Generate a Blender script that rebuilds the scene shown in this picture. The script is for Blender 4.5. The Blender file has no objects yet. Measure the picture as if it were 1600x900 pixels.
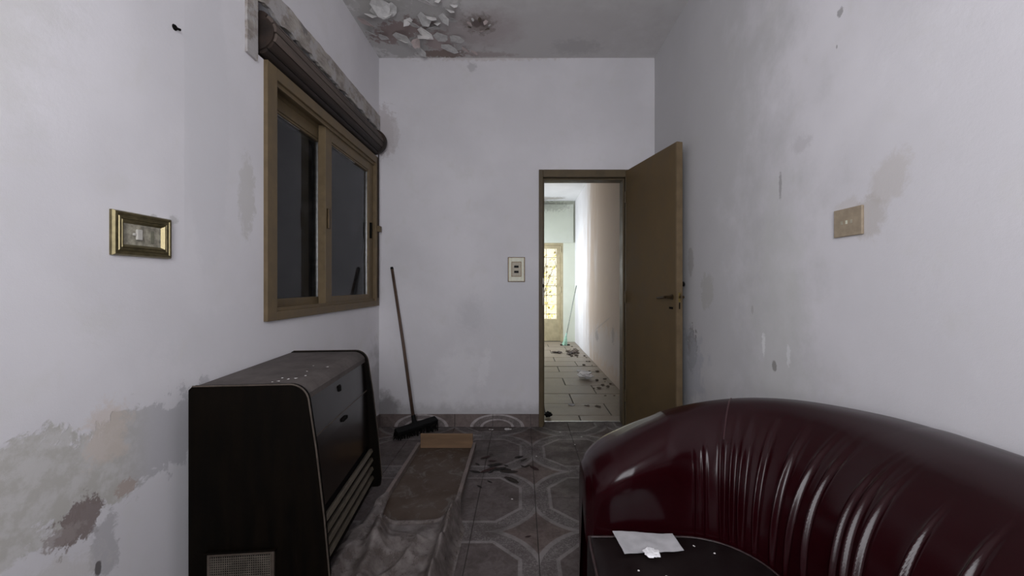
import bpy, bmesh, math, random
from mathutils import Vector, Matrix, noise as mnoise
random.seed(7)
PI = math.pi
sc = bpy.context.scene
COL = sc.collection

# ------------------------------------------------------------------ camera
CAMH = 1.145
cam = bpy.data.cameras.new('camera')
camo = bpy.data.objects.new('camera', cam); COL.objects.link(camo)
camo.location = (0, 0, CAMH); camo.rotation_euler = (PI / 2, 0, 0)
cam.sensor_width = 36; cam.lens = 645 / 1600 * 36
cam.shift_x = -15 / 1600; cam.shift_y = -5 / 1600
cam.clip_start = 0.02
sc.camera = camo
# ------------------------------------------------------------------ world, sun, daylight in the openings, exposure
w = bpy.data.worlds.new('sky'); sc.world = w; w.use_nodes = True
bg = w.node_tree.nodes['Background']
bg.inputs[0].default_value = (0.80, 0.88, 1.0, 1); bg.inputs[1].default_value = 1.0
sun = bpy.data.lights.new('sun', 'SUN'); sun.energy = 14.0; sun.angle = math.radians(0.6); sun.color = (1, .96, .88)
so = bpy.data.objects.new('sun', sun); COL.objects.link(so)
so.rotation_euler = Vector((-.45, .25, -.85)).to_track_quat('-Z', 'Y').to_euler()

def area(name, loc, direction, sx, sy, power, color):
    l = bpy.data.lights.new(name, 'AREA'); l.shape = 'RECTANGLE'; l.size = sx; l.size_y = sy
    l.energy = power; l.color = color
    o = bpy.data.objects.new(name, l); COL.objects.link(o); o.location = loc
    o.rotation_euler = Vector(direction).to_track_quat('-Z', 'Z').to_euler()
    return o
# daylight entering the window in the wall behind the camera
area('daylight_rear_window', (-.08, -.60, 1.66), (0, 1, 0), 1.35, 1.5, 53, (.96, .955, 1.0))
# daylight entering the opening in the left wall of the corridor
area('daylight_corridor_opening', (-.46, 7.45, 1.35), (1, 0, -.15), 1.2, 2.0, 58, (.90, .95, 1.0))
sc.view_settings.view_transform = 'Standard'; sc.view_settings.look = 'None'
sc.view_settings.gamma = 1; sc.view_settings.use_curve_mapping = False
sc.view_settings.exposure = 0.0

# ------------------------------------------------------------------ helpers
def link(name, me, mat=None, parent=None):
    o = bpy.data.objects.new(name, me); COL.objects.link(o)
    if mat is not None and me is not None:
        me.materials.append(mat)
    if parent is not None: o.parent = parent
    return o

def tag(o, label=None, cat=None, group=None, kind=None):
    if label: o['label'] = label
    if cat: o['category'] = cat
    if group: o['group'] = group
    if kind: o['kind'] = kind
    return o

def empty(name, loc=(0, 0, 0), rz=0, **k):
    o = bpy.data.objects.new(name, None); COL.objects.link(o)
    o.location = loc; o.rotation_euler = (0, 0, rz); o.empty_display_size = .05
    return tag(o, **k)

class MB:
    def __init__(s): s.v = []; s.f = []
    def add(s, vs, fs):
        n = len(s.v); s.v += [tuple(p) for p in vs]; s.f += [tuple(i + n for i in f) for f in fs]; return s
    def box(s, x0, x1, y0, y1, z0, z1, b=0, M=None):
        bm = bmesh.new()
        bmesh.ops.create_cube(bm, size=1)
        for v in bm.verts:
            v.co = Vector(((x0 + x1) / 2 + v.co.x * (x1 - x0), (y0 + y1) / 2 + v.co.y * (y1 - y0), (z0 + z1) / 2 + v.co.z * (z1 - z0)))
        if b: bmesh.ops.bevel(bm, geom=list(bm.edges), offset=b, segments=2, affect='EDGES', profile=.6)
        if M is not None: bmesh.ops.transform(bm, matrix=M, verts=bm.verts)
        bm.verts.index_update()
        s.add([v.co.copy() for v in bm.verts], [[v.index for v in f.verts] for f in bm.faces]); bm.free(); return s
    def cyl(s, p0, p1, r0, r1=None, n=16, caps=True):
        r1 = r0 if r1 is None else r1
        p0, p1 = Vector(p0), Vector(p1); d = (p1 - p0).normalized()
        a = d.orthogonal().normalized(); b = d.cross(a)
        vs = []
        for p, r in ((p0, r0), (p1, r1)):
            for i in range(n):
                t = 2 * PI * i / n; vs.append(p + (a * math.cos(t) + b * math.sin(t)) * r)
        fs = [(i, (i + 1) % n, n + (i + 1) % n, n + i) for i in range(n)]
        if caps: fs += [tuple(range(n))[::-1], tuple(range(n, 2 * n))]
        return s.add(vs, fs)
    def tube(s, pts, r, n=8, closed=False):
        pts = [Vector(p) for p in pts]; m = len(pts); vs = []; ref = None
        for i, p in enumerate(pts):
            if closed: d = pts[(i + 1) % m] - pts[i - 1]
            else: d = pts[min(i + 1, m - 1)] - pts[max(i - 1, 0)]
            d.normalize()
            if ref is None: ref = d.orthogonal().normalized()
            a = (ref - d * ref.dot(d)).normalized(); ref = a; b = d.cross(a)
            rr = r[i] if isinstance(r, (list, tuple)) else r
            for k in range(n):
                t = 2 * PI * k / n; vs.append(p + (a * math.cos(t) + b * math.sin(t)) * rr)
        fs = []
        for i in range(m if closed else m - 1):
            j = (i + 1) % m
            for k in range(n):
                fs.append((i * n + k, i * n + (k + 1) % n, j * n + (k + 1) % n, j * n + k))
        if not closed: fs += [tuple(range(n))[::-1], tuple(range((m - 1) * n, m * n))]
        return s.add(vs, fs)
    def prism(s, prof, y0, y1):           # (x,z) profile extruded along y
        n = len(prof); vs = [(x, y0, z) for x, z in prof] + [(x, y1, z) for x, z in prof]
        fs = [(i, i + n, (i + 1) % n + n, (i + 1) % n) for i in range(n)] + [tuple(range(n)), tuple(range(n, 2 * n))[::-1]]
        return s.add(vs, fs)
    def grid(s, rows):                      # rows of points
        n = len(rows[0]); vs = [p for r in rows for p in r]
        return s.add(vs, [(i * n + j, i * n + j + 1, (i + 1) * n + j + 1, (i + 1) * n + j) for i in range(len(rows) - 1) for j in range(n - 1)])
    def mesh(s, name, smooth=False, fix=True, merge=False):
        me = bpy.data.meshes.new(name); me.from_pydata(s.v, [], s.f); me.update()
        if fix or merge:
            bm = bmesh.new(); bm.from_mesh(me)
            if merge: bmesh.ops.remove_doubles(bm, verts=bm.verts, dist=1e-5)
            if fix: bmesh.ops.recalc_face_normals(bm, faces=bm.faces)
            bm.to_mesh(me); bm.free()
        if smooth:
            for p in me.polygons: p.use_smooth = True
        return me
    def build(s, name, mat=None, parent=None, smooth=False, fix=True, merge=False):
        return link(name, s.mesh(name, smooth, fix, merge), mat, parent)

# ------------------------------------------------------------------ materials
class NT:
    def __init__(s, name):
        s.m = bpy.data.materials.new(name); s.m.use_nodes = True; s.t = s.m.node_tree
        s.b = s.t.nodes['Principled BSDF']; s.out = s.t.nodes['Material Output']
        s._pos = None
    def n(s, typ, **k):
        nd = s.t.nodes.new(typ)
        for a, v in k.items(): setattr(nd, a, v)
        return nd
    def l(s, a, b): s.t.links.new(a, b)
    @property
    def pos(s):
        if s._pos is None: s._pos = s.n('ShaderNodeNewGeometry').outputs['Position']
        return s._pos
    def objc(s): return s.n('ShaderNodeTexCoord').outputs['Object']
    def noise(s, scale, detail=5, rough=.55, vec=None, dist=0, stretch=None):
        vec = vec or s.pos
        if stretch:
            mp = s.n('ShaderNodeMapping'); mp.inputs['Scale'].default_value = stretch; s.l(vec, mp.inputs[0]); vec = mp.outputs[0]
        t = s.n('ShaderNodeTexNoise'); t.inputs['Scale'].default_value = scale; t.inputs['Detail'].default_value = detail
        t.inputs['Roughness'].default_value = rough; t.inputs['Distortion'].default_value = dist
        s.l(vec, t.inputs['Vector']); return t.outputs['Fac']
    def math(s, op, a, b=None, c=None, clamp=False):
        t = s.n('ShaderNodeMath', operation=op, use_clamp=clamp)
        for i, x in enumerate((a, b, c)):
            if x is None: continue
            if isinstance(x, (int, float)): t.inputs[i].default_value = x
            else: s.l(x, t.inputs[i])
        return t.outputs[0]
    def ramp(s, fac, a, b, x0=0., x1=1., smooth=True):
        t = s.n('ShaderNodeMapRange', interpolation_type='SMOOTHSTEP' if smooth else 'LINEAR')
        t.inputs['From Min'].default_value = a; t.inputs['From Max'].default_value = b
        t.inputs['To Min'].default_value = x0; t.inputs['To Max'].default_value = x1
        s.l(fac, t.inputs['Value']); return t.outputs[0]
    def mix(s, fac, a, b):
        t = s.n('ShaderNodeMix', data_type='RGBA')
        if isinstance(fac, (int, float)): t.inputs[0].default_value = fac
        else: s.l(fac, t.inputs[0])
        for i, x in ((6, a), (7, b)):
            if isinstance(x, tuple): t.inputs[i].default_value = (*x[:3], 1)
            else: s.l(x, t.inputs[i])
        return t.outputs[2]
    def xyz(s, v=None):
        t = s.n('ShaderNodeSeparateXYZ'); s.l(v or s.pos, t.inputs[0]); return t.outputs
    def bump(s, h, strength=.3, dist=.005):
        t = s.n('ShaderNodeBump'); t.inputs['Strength'].default_value = strength; t.inputs['Distance'].default_value = dist
        s.l(h, t.inputs['Height']); s.l(t.outputs[0], s.b.inputs['Normal']); return t
    def setc(s, c):
        if isinstance(c, tuple): s.b.inputs['Base Color'].default_value = (*c[:3], 1)
        else: s.l(c, s.b.inputs['Base Color'])
    def setv(s, name, v):
        if isinstance(v, (int, float)): s.b.inputs[name].default_value = v
        else: s.l(v, s.b.inputs[name])
    def fine(s, sc_):
        s.__dict__.setdefault('_f', {})
        if sc_ not in s._f: s._f[sc_] = s.noise(sc_, 8, .68, dist=.3)
        return s._f[sc_]
    # a stain or bare patch with a shape of its own: ellipse (centre, radii) with a ragged noise edge
    def patch(s, col, center, radii, color, amp=.6, soft=.12, op=1., rot=(0, 0, 0), nz=None):
        mp = s.n('ShaderNodeMapping', vector_type='TEXTURE')
        mp.inputs['Location'].default_value = center; mp.inputs['Scale'].default_value = radii; mp.inputs['Rotation'].default_value = rot
        s.l(s.pos, mp.inputs[0])
        ln = s.n('ShaderNodeVectorMath', operation='LENGTH'); s.l(mp.outputs[0], ln.inputs[0])
        rmin = min(radii)
        if rmin < .03: nz = s.fine(60)
        elif rmin < .12: nz = s.fine(24)
        else: nz = s._nz
        if rmin < .12: amp = min(1.1, amp * 1.25)
        d = s.math('MULTIPLY_ADD', s.math('SUBTRACT', nz, .5), amp * 3, ln.outputs['Value'])
        color = tuple(min(.9, c_ * 1.14) for c_ in color)
        m = s.ramp(d, 1 + soft, 1 - soft, 0, op)
        return s.mix(m, col, color), m

def simple(name, color, rough=.6, metal=0., spec=.5, var=.25, vscale=30., bump=.0, bscale=200., stretch=None, obj=True, coat=0.):
    k = NT(name); vec = k.objc() if obj else k.pos
    if var:
        f = k.noise(vscale, 5, .6, vec, stretch=stretch)
        f = k.ramp(f, .3, .7, 0, 1)
        k.setc(k.mix(f, tuple(c * (1 - var) for c in color), tuple(min(1, c * (1 + var)) for c in color)))
        k.setv('Roughness', k.ramp(f, 0, 1, max(.02, rough * .88), min(1, rough * 1.12)))
    else:
        k.setc(color); k.setv('Roughness', rough)
    k.setv('Metallic', metal); k.setv('Specular IOR Level', spec)
    if coat: k.setv('Coat Weight', coat); k.setv('Coat Roughness', .15)
    if bump: k.bump(k.noise(bscale, 4, .6, vec, stretch=stretch), bump, .004)
    return k.m

BIG = 1000.
WHITE = (.79, .772, .795)

def plaster(name, base=WHITE, patches=None, fine=.35):
    k = NT(name)
    k._nz = k.noise(9, 7, .65)
    big = k.noise(1.6, 4, .55); mid = k.noise(6, 5, .6, dist=.4)
    c = k.mix(k.ramp(big, .35, .7), tuple(x * .90 for x in base), base)
    c = k.mix(k.ramp(mid, .52, .75, 0, .35), c, (base[0] * .86, base[1] * .86, base[2] * .80))
    h = k.noise(420, 3, .6)
    hb = k.math('MULTIPLY', k.noise(30, 5, .6), 1.1)
    ht = k.math('ADD', k.math('MULTIPLY', h, fine), hb)
    if patches:
        c, dh = patches(k, c)
        if dh is not None: ht = k.math('ADD', ht, dh)
    k.setc(c); k.setv('Roughness', .85); k.setv('Specular IOR Level', .25)
    k.bump(ht, .22, .004)
    return k.m

def patches_left(k, c):
    x, y, z = k.xyz()
    n1 = k.noise(7, 8, .68, dist=.3); n2 = k.noise(22, 6, .65)
    yy = k.math('MULTIPLY', y, 1.0)
    # wide vertical repaint band and stains up high
    c, _ = k.patch(c, (0, .80, 2.05), (BIG, .25, .55), (.55, .54, .52), .5, .35, .55)
    c, _ = k.patch(c, (0, 1.52, 1.75), (BIG, .10, .55), (.60, .59, .61), .15, .12, .5)
    c, _ = k.patch(c, (0, 1.73, 1.52), (BIG, .05, .16), (.46, .44, .40), .6, .25, .55)
    c, _ = k.patch(c, (0, 1.62, .95), (BIG, .30, .10), (.62, .61, .63), .8, .3, .5)
    ed = k.math('MULTIPLY', k.ramp(k.math('MULTIPLY_ADD', k.noise(14, 3, .5), .012, y), 1.409, 1.418), k.math('MULTIPLY', k.ramp(y, 1.95, 1.5), k.math('MULTIPLY', k.ramp(z, 1.15, 1.5), k.ramp(z, 2.3, 1.9))))
    c = k.mix(k.math('MULTIPLY', ed, .5), c, (.66, .65, .67))
    # the damp band: paint gone between z .52 and .80
    d = k.math('ABSOLUTE', k.math('SUBTRACT', z, .665))
    d = k.math('MULTIPLY_ADD', k.math('SUBTRACT', n1, .5), .40, d)
    band = k.math('MULTIPLY', k.ramp(d, .130, .108), k.ramp(y, 1.62, 1.45))
    tone = k.mix(k.ramp(n2, .4, .62), (.50, .485, .445), (.60, .585, .565))
    tone = k.mix(k.ramp(y, 1.15, 1.32), tone, (.53, .52, .54))
    c = k.mix(k.math('MULTIPLY', band, .92), c, tone)
    c, m1 = k.patch(c, (0, 1.148, .735), (BIG, .055, .08), (.60, .52, .46), .8, .35, .6)
    c, m2 = k.patch(c, (0, 1.075, .53), (BIG, .058, .05), (.20, .16, .15), .9, .12, .92, rot=(.7, 0, 0))
    c, m3 = k.patch(c, (0, 1.035, .515), (BIG, .045, .022), (.30, .26, .245), .9, .2, .8)
    c, m4 = k.patch(c, (0, 1.20, .555), (BIG, .03, .022), (.40, .33, .29), .9, .2, .85)
    c, m5 = k.patch(c, (0, 1.14, .42), (BIG, .035, .09), (.42, .41, .42), 1.1, .2, .8)
    c, _ = k.patch(c, (0, .95, .40), (BIG, .16, .06), (.55, .53, .51), 1.1, .3, .6)
    c, m6 = k.patch(c, (0, 1.121, .375), (BIG, .009, .02), (.10, .09, .09), .3, .2, .9)
    for (a, b, r) in ((1.29, 1.36, .006), (1.175, 1.285, .004), (1.365, 1.36, .012)):
        c, _ = k.patch(c, (0, a, b), (BIG, r * 1.6, r), (.42, .41, .40), .6, .3, .6)
    # near the corner and floor
    c, _ = k.patch(c, (0, 3.30, .35), (BIG, .25, .25), (.30, .29, .29), .7, .6, .7)
    dh = k.math('MULTIPLY', k.math('ADD', band, k.math('MULTIPLY', m2, 1.3)), -2.2)
    return c, dh

def patches_right(k, c):
    n = k.noise(5, 6, .62)
    x, y, z = k.xyz()
    # dulled, greyer paint between the door and the middle of the wall
    g = k.ramp(k.math('MULTIPLY_ADD', n, 1.6, y), 2.15, 3.0, 0, .60)
    c = k.mix(g, c, (.50, .50, .49))
    c, _ = k.patch(c, (0, 1.72, .95), (BIG, .16, .55), (.56, .565, .54), .8, .5, .5)
    bei = (.50, .465, .43)
    c, m1 = k.patch(c, (0, 1.205, 1.455), (BIG, .060, .075), bei, .55, .3, .5, rot=(.5, 0, 0))
    c, m2 = k.patch(c, (0, 1.275, 1.355), (BIG, .055, .062), (.47, .44, .41), .5, .25, .6)
    c, _ = k.patch(c, (0, 1.36, 1.40), (BIG, .05, .03), bei, .6, .3, .4)
    c, _ = k.patch(c, (0, 2.39, 1.105), (BIG, .075, .10), (.44, .435, .41), .7, .15, .75)
    c, _ = k.patch(c, (0, 2.62, 1.30), (BIG, .04, .09), (.38, .37, .36), .7, .15, .8)
    c, _ = k.patch(c, (0, 2.60, .75), (BIG, .07, .13), (.24, .23, .22), .8, .1, .9)
    c, _ = k.patch(c, (0, 2.68, .60), (BIG, .25, .22), (.40, .41, .44), 1.0, .3, .7)
    c, _ = k.patch(c, (0, 1.712, 1.56), (BIG, .009, .055), (.34, .33, .33), .5, .3, .8)
    c, m3 = k.patch(c, (0, 1.752, .80), (BIG, .016, .022), (.27, .26, .24), .4, .2, .85)
    c, m4 = k.patch(c, (0, 1.83, .88), (BIG, .012, .05), (.80, .80, .82), .9, .2, .8)
    c, _ = k.patch(c, (0, 1.66, .86), (BIG, .012, .04), (.78, .78, .79), .9, .2, .6)
    c, _ = k.patch(c, (0, 1.92, 1.03), (BIG, .01, .02), (.40, .39, .38), .6, .2, .6)
    c, _ = k.patch(c, (0, 1.39, 2.065), (BIG, .012, .012), (.30, .29, .29), .9, .3, .8)
    c, _ = k.patch(c, (0, 1.405, 1.955), (BIG, .004, .006), (.30, .29, .29), .6, .3, .8)
    c, _ = k.patch(c, (0, 1.58, 1.68), (BIG, .05, .03), (.50, .48, .49), .9, .5, .5)
    return c, None

def patches_back(k, c):
    x, y, z = k.xyz()
    c, _ = k.patch(c, (-1.12, 0, 2.38), (.10, BIG, .20), (.40, .36, .36), .6, .2, .6)
    c, _ = k.patch(c, (-1.06, 0, 2.36), (.07, BIG, .17), (.46, .43, .43), .5, .15, .6)
    c, _ = k.patch(c, (-.40, 0, .90), (.10, BIG, .12), (.47, .465, .48), .5, .6, .5)
    c, _ = k.patch(c, (-.05, 0, .98), (.20, BIG, .3), (.55, .555, .58), .5, .6, .5)
    c, _ = k.patch(c, (-.52, 0, .40), (.15, BIG, .24), (.74, .73, .745), .8, .5, .35, rot=(0, .25, 0))
    c, _ = k.patch(c, (-.30, 0, .48), (.035, BIG, .16), (.74, .73, .745), .9, .4, .3, rot=(0, .2, 0))
    c, _ = k.patch(c, (-.40, 0, 2.90), (.03, BIG, .04), (.42, .41, .42), .9, .3, .7)
    c, _ = k.patch(c, (-.30, 0, 2.985), (.6, BIG, .03), (.46, .42, .40), 1.2, .4, .6)
    c, _ = k.patch(c, (-1.15, 0, .12), (.16, BIG, .14), (.20, .19, .19), .8, .5, .85)
    dirt = k.ramp(k.math('MULTIPLY_ADD', k.noise(12, 5, .6), .16, z), .30, .19, 0, .55)
    c = k.mix(dirt, c, (.34, .33, .33))
    return c, None

def patches_ceiling(k, c):
    n1 = k.noise(11, 7, .62, dist=.6)
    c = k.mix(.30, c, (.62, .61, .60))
    c, _ = k.patch(c, (.10, 3.05, 0), (.9, .5, BIG), (.46, .44, .43), .6, .6, .6)
    # peeled zone in the corner over the window
    c, m = k.patch(c, (-.80, 2.95, 0), (.46, .40, BIG), (.42, .41, .40), 1.0, .08, .85)
    c, m2 = k.patch(c, (-.88, 2.97, 0), (.24, .10, BIG), (.27, .21, .20), 1.0, .15, .9, rot=(0, 0, -.45))
    c, _ = k.patch(c, (-.62, 3.12, 0), (.10, .16, BIG), (.36, .29, .28), 1.0, .15, .85)
    c, m3 = k.patch(c, (-.62, 3.27, 0), (.20, .055, BIG), (.23, .18, .16), .7, .1, .95)
    c, _ = k.patch(c, (-.27, 3.28, 0), (.20, .035, BIG), (.38, .33, .32), .7, .3, .8)
    c, _ = k.patch(c, (-.30, 2.96, 0), (.26, .20, BIG), (.40, .35, .345), .5, .5, .75)
    c, m4 = k.patch(c, (-.29, 2.90, 0), (.105, .10, BIG), (.27, .235, .215), .9, .35, .85)
    c, m5 = k.patch(c, (-.30, 2.89, 0), (.05, .04, BIG), (.12, .09, .085), 1.2, .4, .8)
    c, _ = k.patch(c, (.42, 3.18, 0), (.16, .10, BIG), (.40, .39, .385), .7, .5, .7)
    c, _ = k.patch(c, (-.95, 2.70, 0), (.20, .08, BIG), (.40, .39, .37), .8, .3, .7)
    dh = k.math('MULTIPLY', k.math('ADD', k.math('ADD', m, m3), k.math('MULTIPLY', m4, 1.5)), -2.5)
    dh = k.math('ADD', dh, k.math('MULTIPLY', k.math('MULTIPLY', m, k.noise(45, 5, .7)), 4))
    return c, dh

def patches_corr(k, c):
    x, y, z = k.xyz()
    n = k.noise(3.5, 6, .65, stretch=(1, 1, .16)); n2 = k.noise(6, 6, .65)
    f = k.ramp(k.math('MULTIPLY_ADD', k.math('SUBTRACT', n, .5), -3.4, y), 7.3, 5.9, 0, .82)
    c = k.mix(f, c, (.42, .32, .235))  # soot streaks, with some of the light falloff along the wall painted in
    c, _ = k.patch(c, (0, 5.2, .35), (BIG, 1.3, .22), (.42, .40, .40), 1.0, .4, .6)
    c, _ = k.patch(c, (0, 4.85, .55), (BIG, .07, .10), (.28, .25, .23), .9, .2, .7)
    c, _ = k.patch(c, (0, 5.9, .42), (BIG, .12, .07), (.27, .25, .24), 1.1, .2, .7)
    c, _ = k.patch(c, (0, 5.5, .62), (BIG, .5, .012), (.30, .27, .25), .8, .3, .6, rot=(-.25, 0, 0))
    return c, None

def patches_end(k, c):
    c, _ = k.patch(c, (.55, 0, 2.72), (.35, BIG, .10), (.20, .20, .18), 1.3, .5, .8)
    c, _ = k.patch(c, (.72, 0, 2.45), (.35, BIG, .35), (.52, .56, .45), .5, .6, .4)
    return c, None

M_left = plaster('left_wall_plaster', WHITE, patches_left)
M_right = plaster('right_wall_plaster', WHITE, patches_right)
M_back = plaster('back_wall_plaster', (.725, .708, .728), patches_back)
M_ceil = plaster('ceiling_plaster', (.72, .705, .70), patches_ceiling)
M_plain = plaster('plain_plaster', WHITE)
M_corr = plaster('corridor_plaster', (.74, .73, .74), patches_corr)
M_end = plaster('corridor_end_plaster', (.70, .73, .62), patches_end)
def patches_cceil(k, c):
    c, _ = k.patch(c, (.42, 6.55, 0), (.30, .025, BIG), (.22, .19, .17), .8, .3, .8)
    c, _ = k.patch(c, (.35, 6.75, 0), (.22, .02, BIG), (.25, .21, .18), .8, .3, .7)
    c, _ = k.patch(c, (.45, 8.05, 0), (.35, .14, BIG), (.28, .26, .23), .9, .4, .8)
    return c, None
M_cceil = plaster('corridor_ceiling_plaster', (.74, .74, .74), patches_cceil)
M_olive = simple('olive_beige_paint', (.128, .088, .043), .6, spec=.2, var=.10, vscale=8, bump=.05, bscale=90, obj=False)
M_frame = simple('door_frame_paint', (.095, .07, .038), .5, spec=.25, var=.15, vscale=10, bump=.05, bscale=60, obj=False)
M_wframe = simple('window_frame_paint', (.145, .105, .058), .5, spec=.25, var=.14, vscale=14, bump=.05, bscale=90, obj=False)
M_wood_dark = simple('dark_shutter_wood', (.028, .017, .012), .75, var=.5, vscale=14, bump=.25, bscale=60, stretch=(1, .06, 1), obj=False)
M_wood_mid = simple('lit_shutter_wood', (.088, .067, .056), .8, var=.45, vscale=14, bump=.25, bscale=60, stretch=(1, .06, 1), obj=False)  # paler copy of the shutter wood, carries the lit tone of the roll
M_slat = simple('grey_shutter_slat', (.085, .078, .075), .6, var=.3, vscale=20, stretch=(1, .1, 1), obj=False)
M_black = simple('black_plastic', (.006, .006, .006), .6, var=.2, spec=.15)
M_hole = simple('dark_void', (.005, .0045, .004), .9, var=0, spec=.1)
M_steel = simple('worn_steel', (.45, .44, .42), .35, 1., var=.2)
M_brass = simple('brass', (.40, .31, .11), .30, 1., var=.2, vscale=60)
M_bronze = simple('dark_bronze', (.10, .07, .04), .4, .9, var=.3)

def trim_mat():
    k = NT('bare_plaster_rim'); n = k.noise(9, 7, .65); n2 = k.noise(26, 6, .7, stretch=(1, .3, 1))
    c = k.mix(k.ramp(n2, .35, .65), (.25, .22, .195), (.42, .385, .345))
    c = k.mix(k.ramp(n, .5, .6, 0, .8), c, (.44, .42, .42)); c = k.mix(k.ramp(n, .40, .34, 0, .8), c, (.17, .16, .16))
    k.setc(c); k.setv('Roughness', .9); k.bump(k.noise(40, 6, .7), .6, .008); return k.m
M_rim = trim_mat()

T = 0.305; JX = 0.073; JY = 1.918          # room floor tile size, one joint crossing

def tile_mat(name, oct_norm=True):
    k = NT(name); x, y, z = k.xyz()
    if not oct_norm:                        # skirting pieces: arcs standing up the wall, along x + y
        u = k.math('ADD', x, y)
        a = k.math('PINGPONG', k.math('SUBTRACT', u, JX), T); b = k.math('SUBTRACT', .30, z)
        r = k.math('SQRT', k.math('ADD', k.math('MULTIPLY', a, a), k.math('MULTIPLY', k.math('MULTIPLY', z, z), 4.2)))
        inner = k.ramp(r, .120, .128); outer = k.ramp(r, .20, .208)
        l1 = k.ramp(k.math('ABSOLUTE', k.math('SUBTRACT', r, .125)), .014, .008)
        l2 = k.ramp(k.math('ABSOLUTE', k.math('SUBTRACT', r, .205)), .016, .010)
    else:
        a = k.math('PINGPONG', k.math('SUBTRACT', x, JX + T), T); b = k.math('PINGPONG', k.math('SUBTRACT', y, JY + T), T)
        o = k.math('MAXIMUM', k.math('MAXIMUM', a, b), k.math('MULTIPLY', k.math('ADD', a, b), .68))
        r = k.math('SQRT', k.math('ADD', k.math('MULTIPLY', a, a), k.math('MULTIPLY', b, b)))
        inner = k.ramp(o, .735 * T, .75 * T); outer = k.ramp(r, 1.075 * T, 1.09 * T)
        l1 = k.ramp(k.math('ABSOLUTE', k.math('SUBTRACT', o, .74 * T)), .011, .006)
        l2 = k.ramp(k.math('ABSOLUTE', k.math('SUBTRACT', r, 1.06 * T)), .015, .009)
    m1 = k.noise(26, 7, .7, dist=1.2); m2 = k.noise(60, 6, .7, dist=2.0); m3 = k.noise(7, 6, .6)
    cen = k.mix(k.ramp(m1, .35, .65), (.078, .062, .059), (.120, .100, .096))
    sw = k.mix(k.ramp(m2, .46, .60), (.098, .083, .081), (.185, .167, .163))
    star = k.mix(k.ramp(m1, .35, .65), (.100, .074, .066), (.145, .112, .102))
    c = k.mix(inner, cen, sw); c = k.mix(outer, c, star)
    lite = (.225, .204, .20) if oct_norm else (.42, .385, .38)
    ln = k.math('MAXIMUM', l1, l2)
    c = k.mix(k.math('MULTIPLY', ln, k.ramp(m1, .25, .6, .55, .95)), c, lite)
    # grime
    if not oct_norm: c = k.mix(1., c, k.mix(.12, c, (.62, .52, .50)))
    c = k.mix(k.ramp(m3, .46, .70, .05, .55), c, (.062, .050, .046))
    gp = k.noise(2.4, 6, .65)
    c = k.mix(k.ramp(gp, .5, .66, 0, .5), c, (.052, .046, .040))
    k.setc(c); k.setv('Roughness', k.ramp(m3, .35, .7, .5, .8)); k.setv('Specular IOR Level', .2)
    k.bump(k.noise(140, 4, .6), .12, .002)
    return k.m
M_tile = tile_mat('patterned_floor_tile'); M_skirt = tile_mat('patterned_skirting_tile', False)
M_grout = simple('dirty_grout', (.055, .047, .042), .95, var=.4, obj=False)

def slab_mat():
    k = NT('corridor_stone_tile'); oi = k.n('ShaderNodeObjectInfo').outputs['Random']
    n = k.noise(5, 7, .65); n2 = k.noise(40, 5, .7)
    c = k.mix(k.ramp(n, .3, .7), (.19, .155, .115), (.30, .258, .205)); c = k.mix(k.ramp(n2, .45, .7, 0, .4), c, (.14, .112, .085))
    c = k.mix(k.math('MULTIPLY', oi, .35), c, (.24, .20, .155))
    k.setc(c); k.setv('Roughness', k.ramp(n, .3, .7, .40, .55)); k.bump(k.noise(60, 4, .6), .06, .003); return k.m
M_slab = slab_mat()

def leather(name, base, dust, rough=.30, dustamt=.5):
    k = NT(name); v = k.objc(); n = k.noise(5, 6, .6, v); n2 = k.noise(55, 5, .65, v)
    c = k.mix(k.ramp(n, .3, .75), base, tuple(x * 1.25 for x in base))
    df = k.ramp(n, .42, .8, 0, dustamt)
    c = k.mix(df, c, dust); k.setc(c)
    k.setv('Roughness', k.math('ADD', k.math('MULTIPLY', df, .2), k.ramp(n2, .2, .8, rough * .95, rough * 1.08)))
    k.setv('Specular IOR Level', .30)
    vo = k.n('ShaderNodeTexVoronoi'); vo.inputs['Scale'].default_value = 260; k.l(v, vo.inputs['Vector'])
    k.bump(k.math('ADD', k.math('MULTIPLY', vo.outputs['Distance'], .3), k.math('MULTIPLY', k.noise(6, 1, .4, v), .8)), .03, .004)
    return k.m
M_leather = leather('burgundy_leather', (.0125, .0007, .0017), (.010, .003, .004), .22, .3)
M_seat = leather('worn_seat_leather', (.005, .0016, .0018), (.015, .011, .010), .5, .6)
M_piping = simple('pale_worn_piping', (.035, .02, .02), .45, var=.4, vscale=60)

def glass_mat():
    k = NT('window_glass')
    tr = k.n('ShaderNodeBsdfTransparent'); tr.inputs[0].default_value = (.86, .88, .88, 1)
    gl = k.n('ShaderNodeBsdfGlossy'); gl.inputs['Roughness'].default_value = .04; gl.inputs[0].default_value = (.8, .82, .85, 1)
    df = k.n('ShaderNodeBsdfDiffuse'); df.inputs[0].default_value = (.28, .27, .26, 1)
    fr = k.n('ShaderNodeFresnel'); fr.inputs[0].default_value = 1.45
    ms = k.n('ShaderNodeMixShader'); k.l(fr.outputs[0], ms.inputs[0]); k.l(tr.outputs[0], ms.inputs[1]); k.l(gl.outputs[0], ms.inputs[2])
    m2 = k.n('ShaderNodeMixShader'); k.l(k.ramp(k.noise(9, 6, .7), .4, .8, .02, .12), m2.inputs[0])
    k.l(ms.outputs[0], m2.inputs[1]); k.l(df.outputs[0], m2.inputs[2]); k.l(m2.outputs[0], k.out.inputs['Surface'])
    return k.m
M_glass = glass_mat()

# ------------------------------------------------------------------ the room shell
XL, XR, YB, YR, ZC = -1.150, 1.073, 3.33, -.42, 2.975
WT = .15
def struct(name, mb, mat, label, cat):
    return tag(mb.build(name, mat), label, cat, kind='structure')

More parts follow.
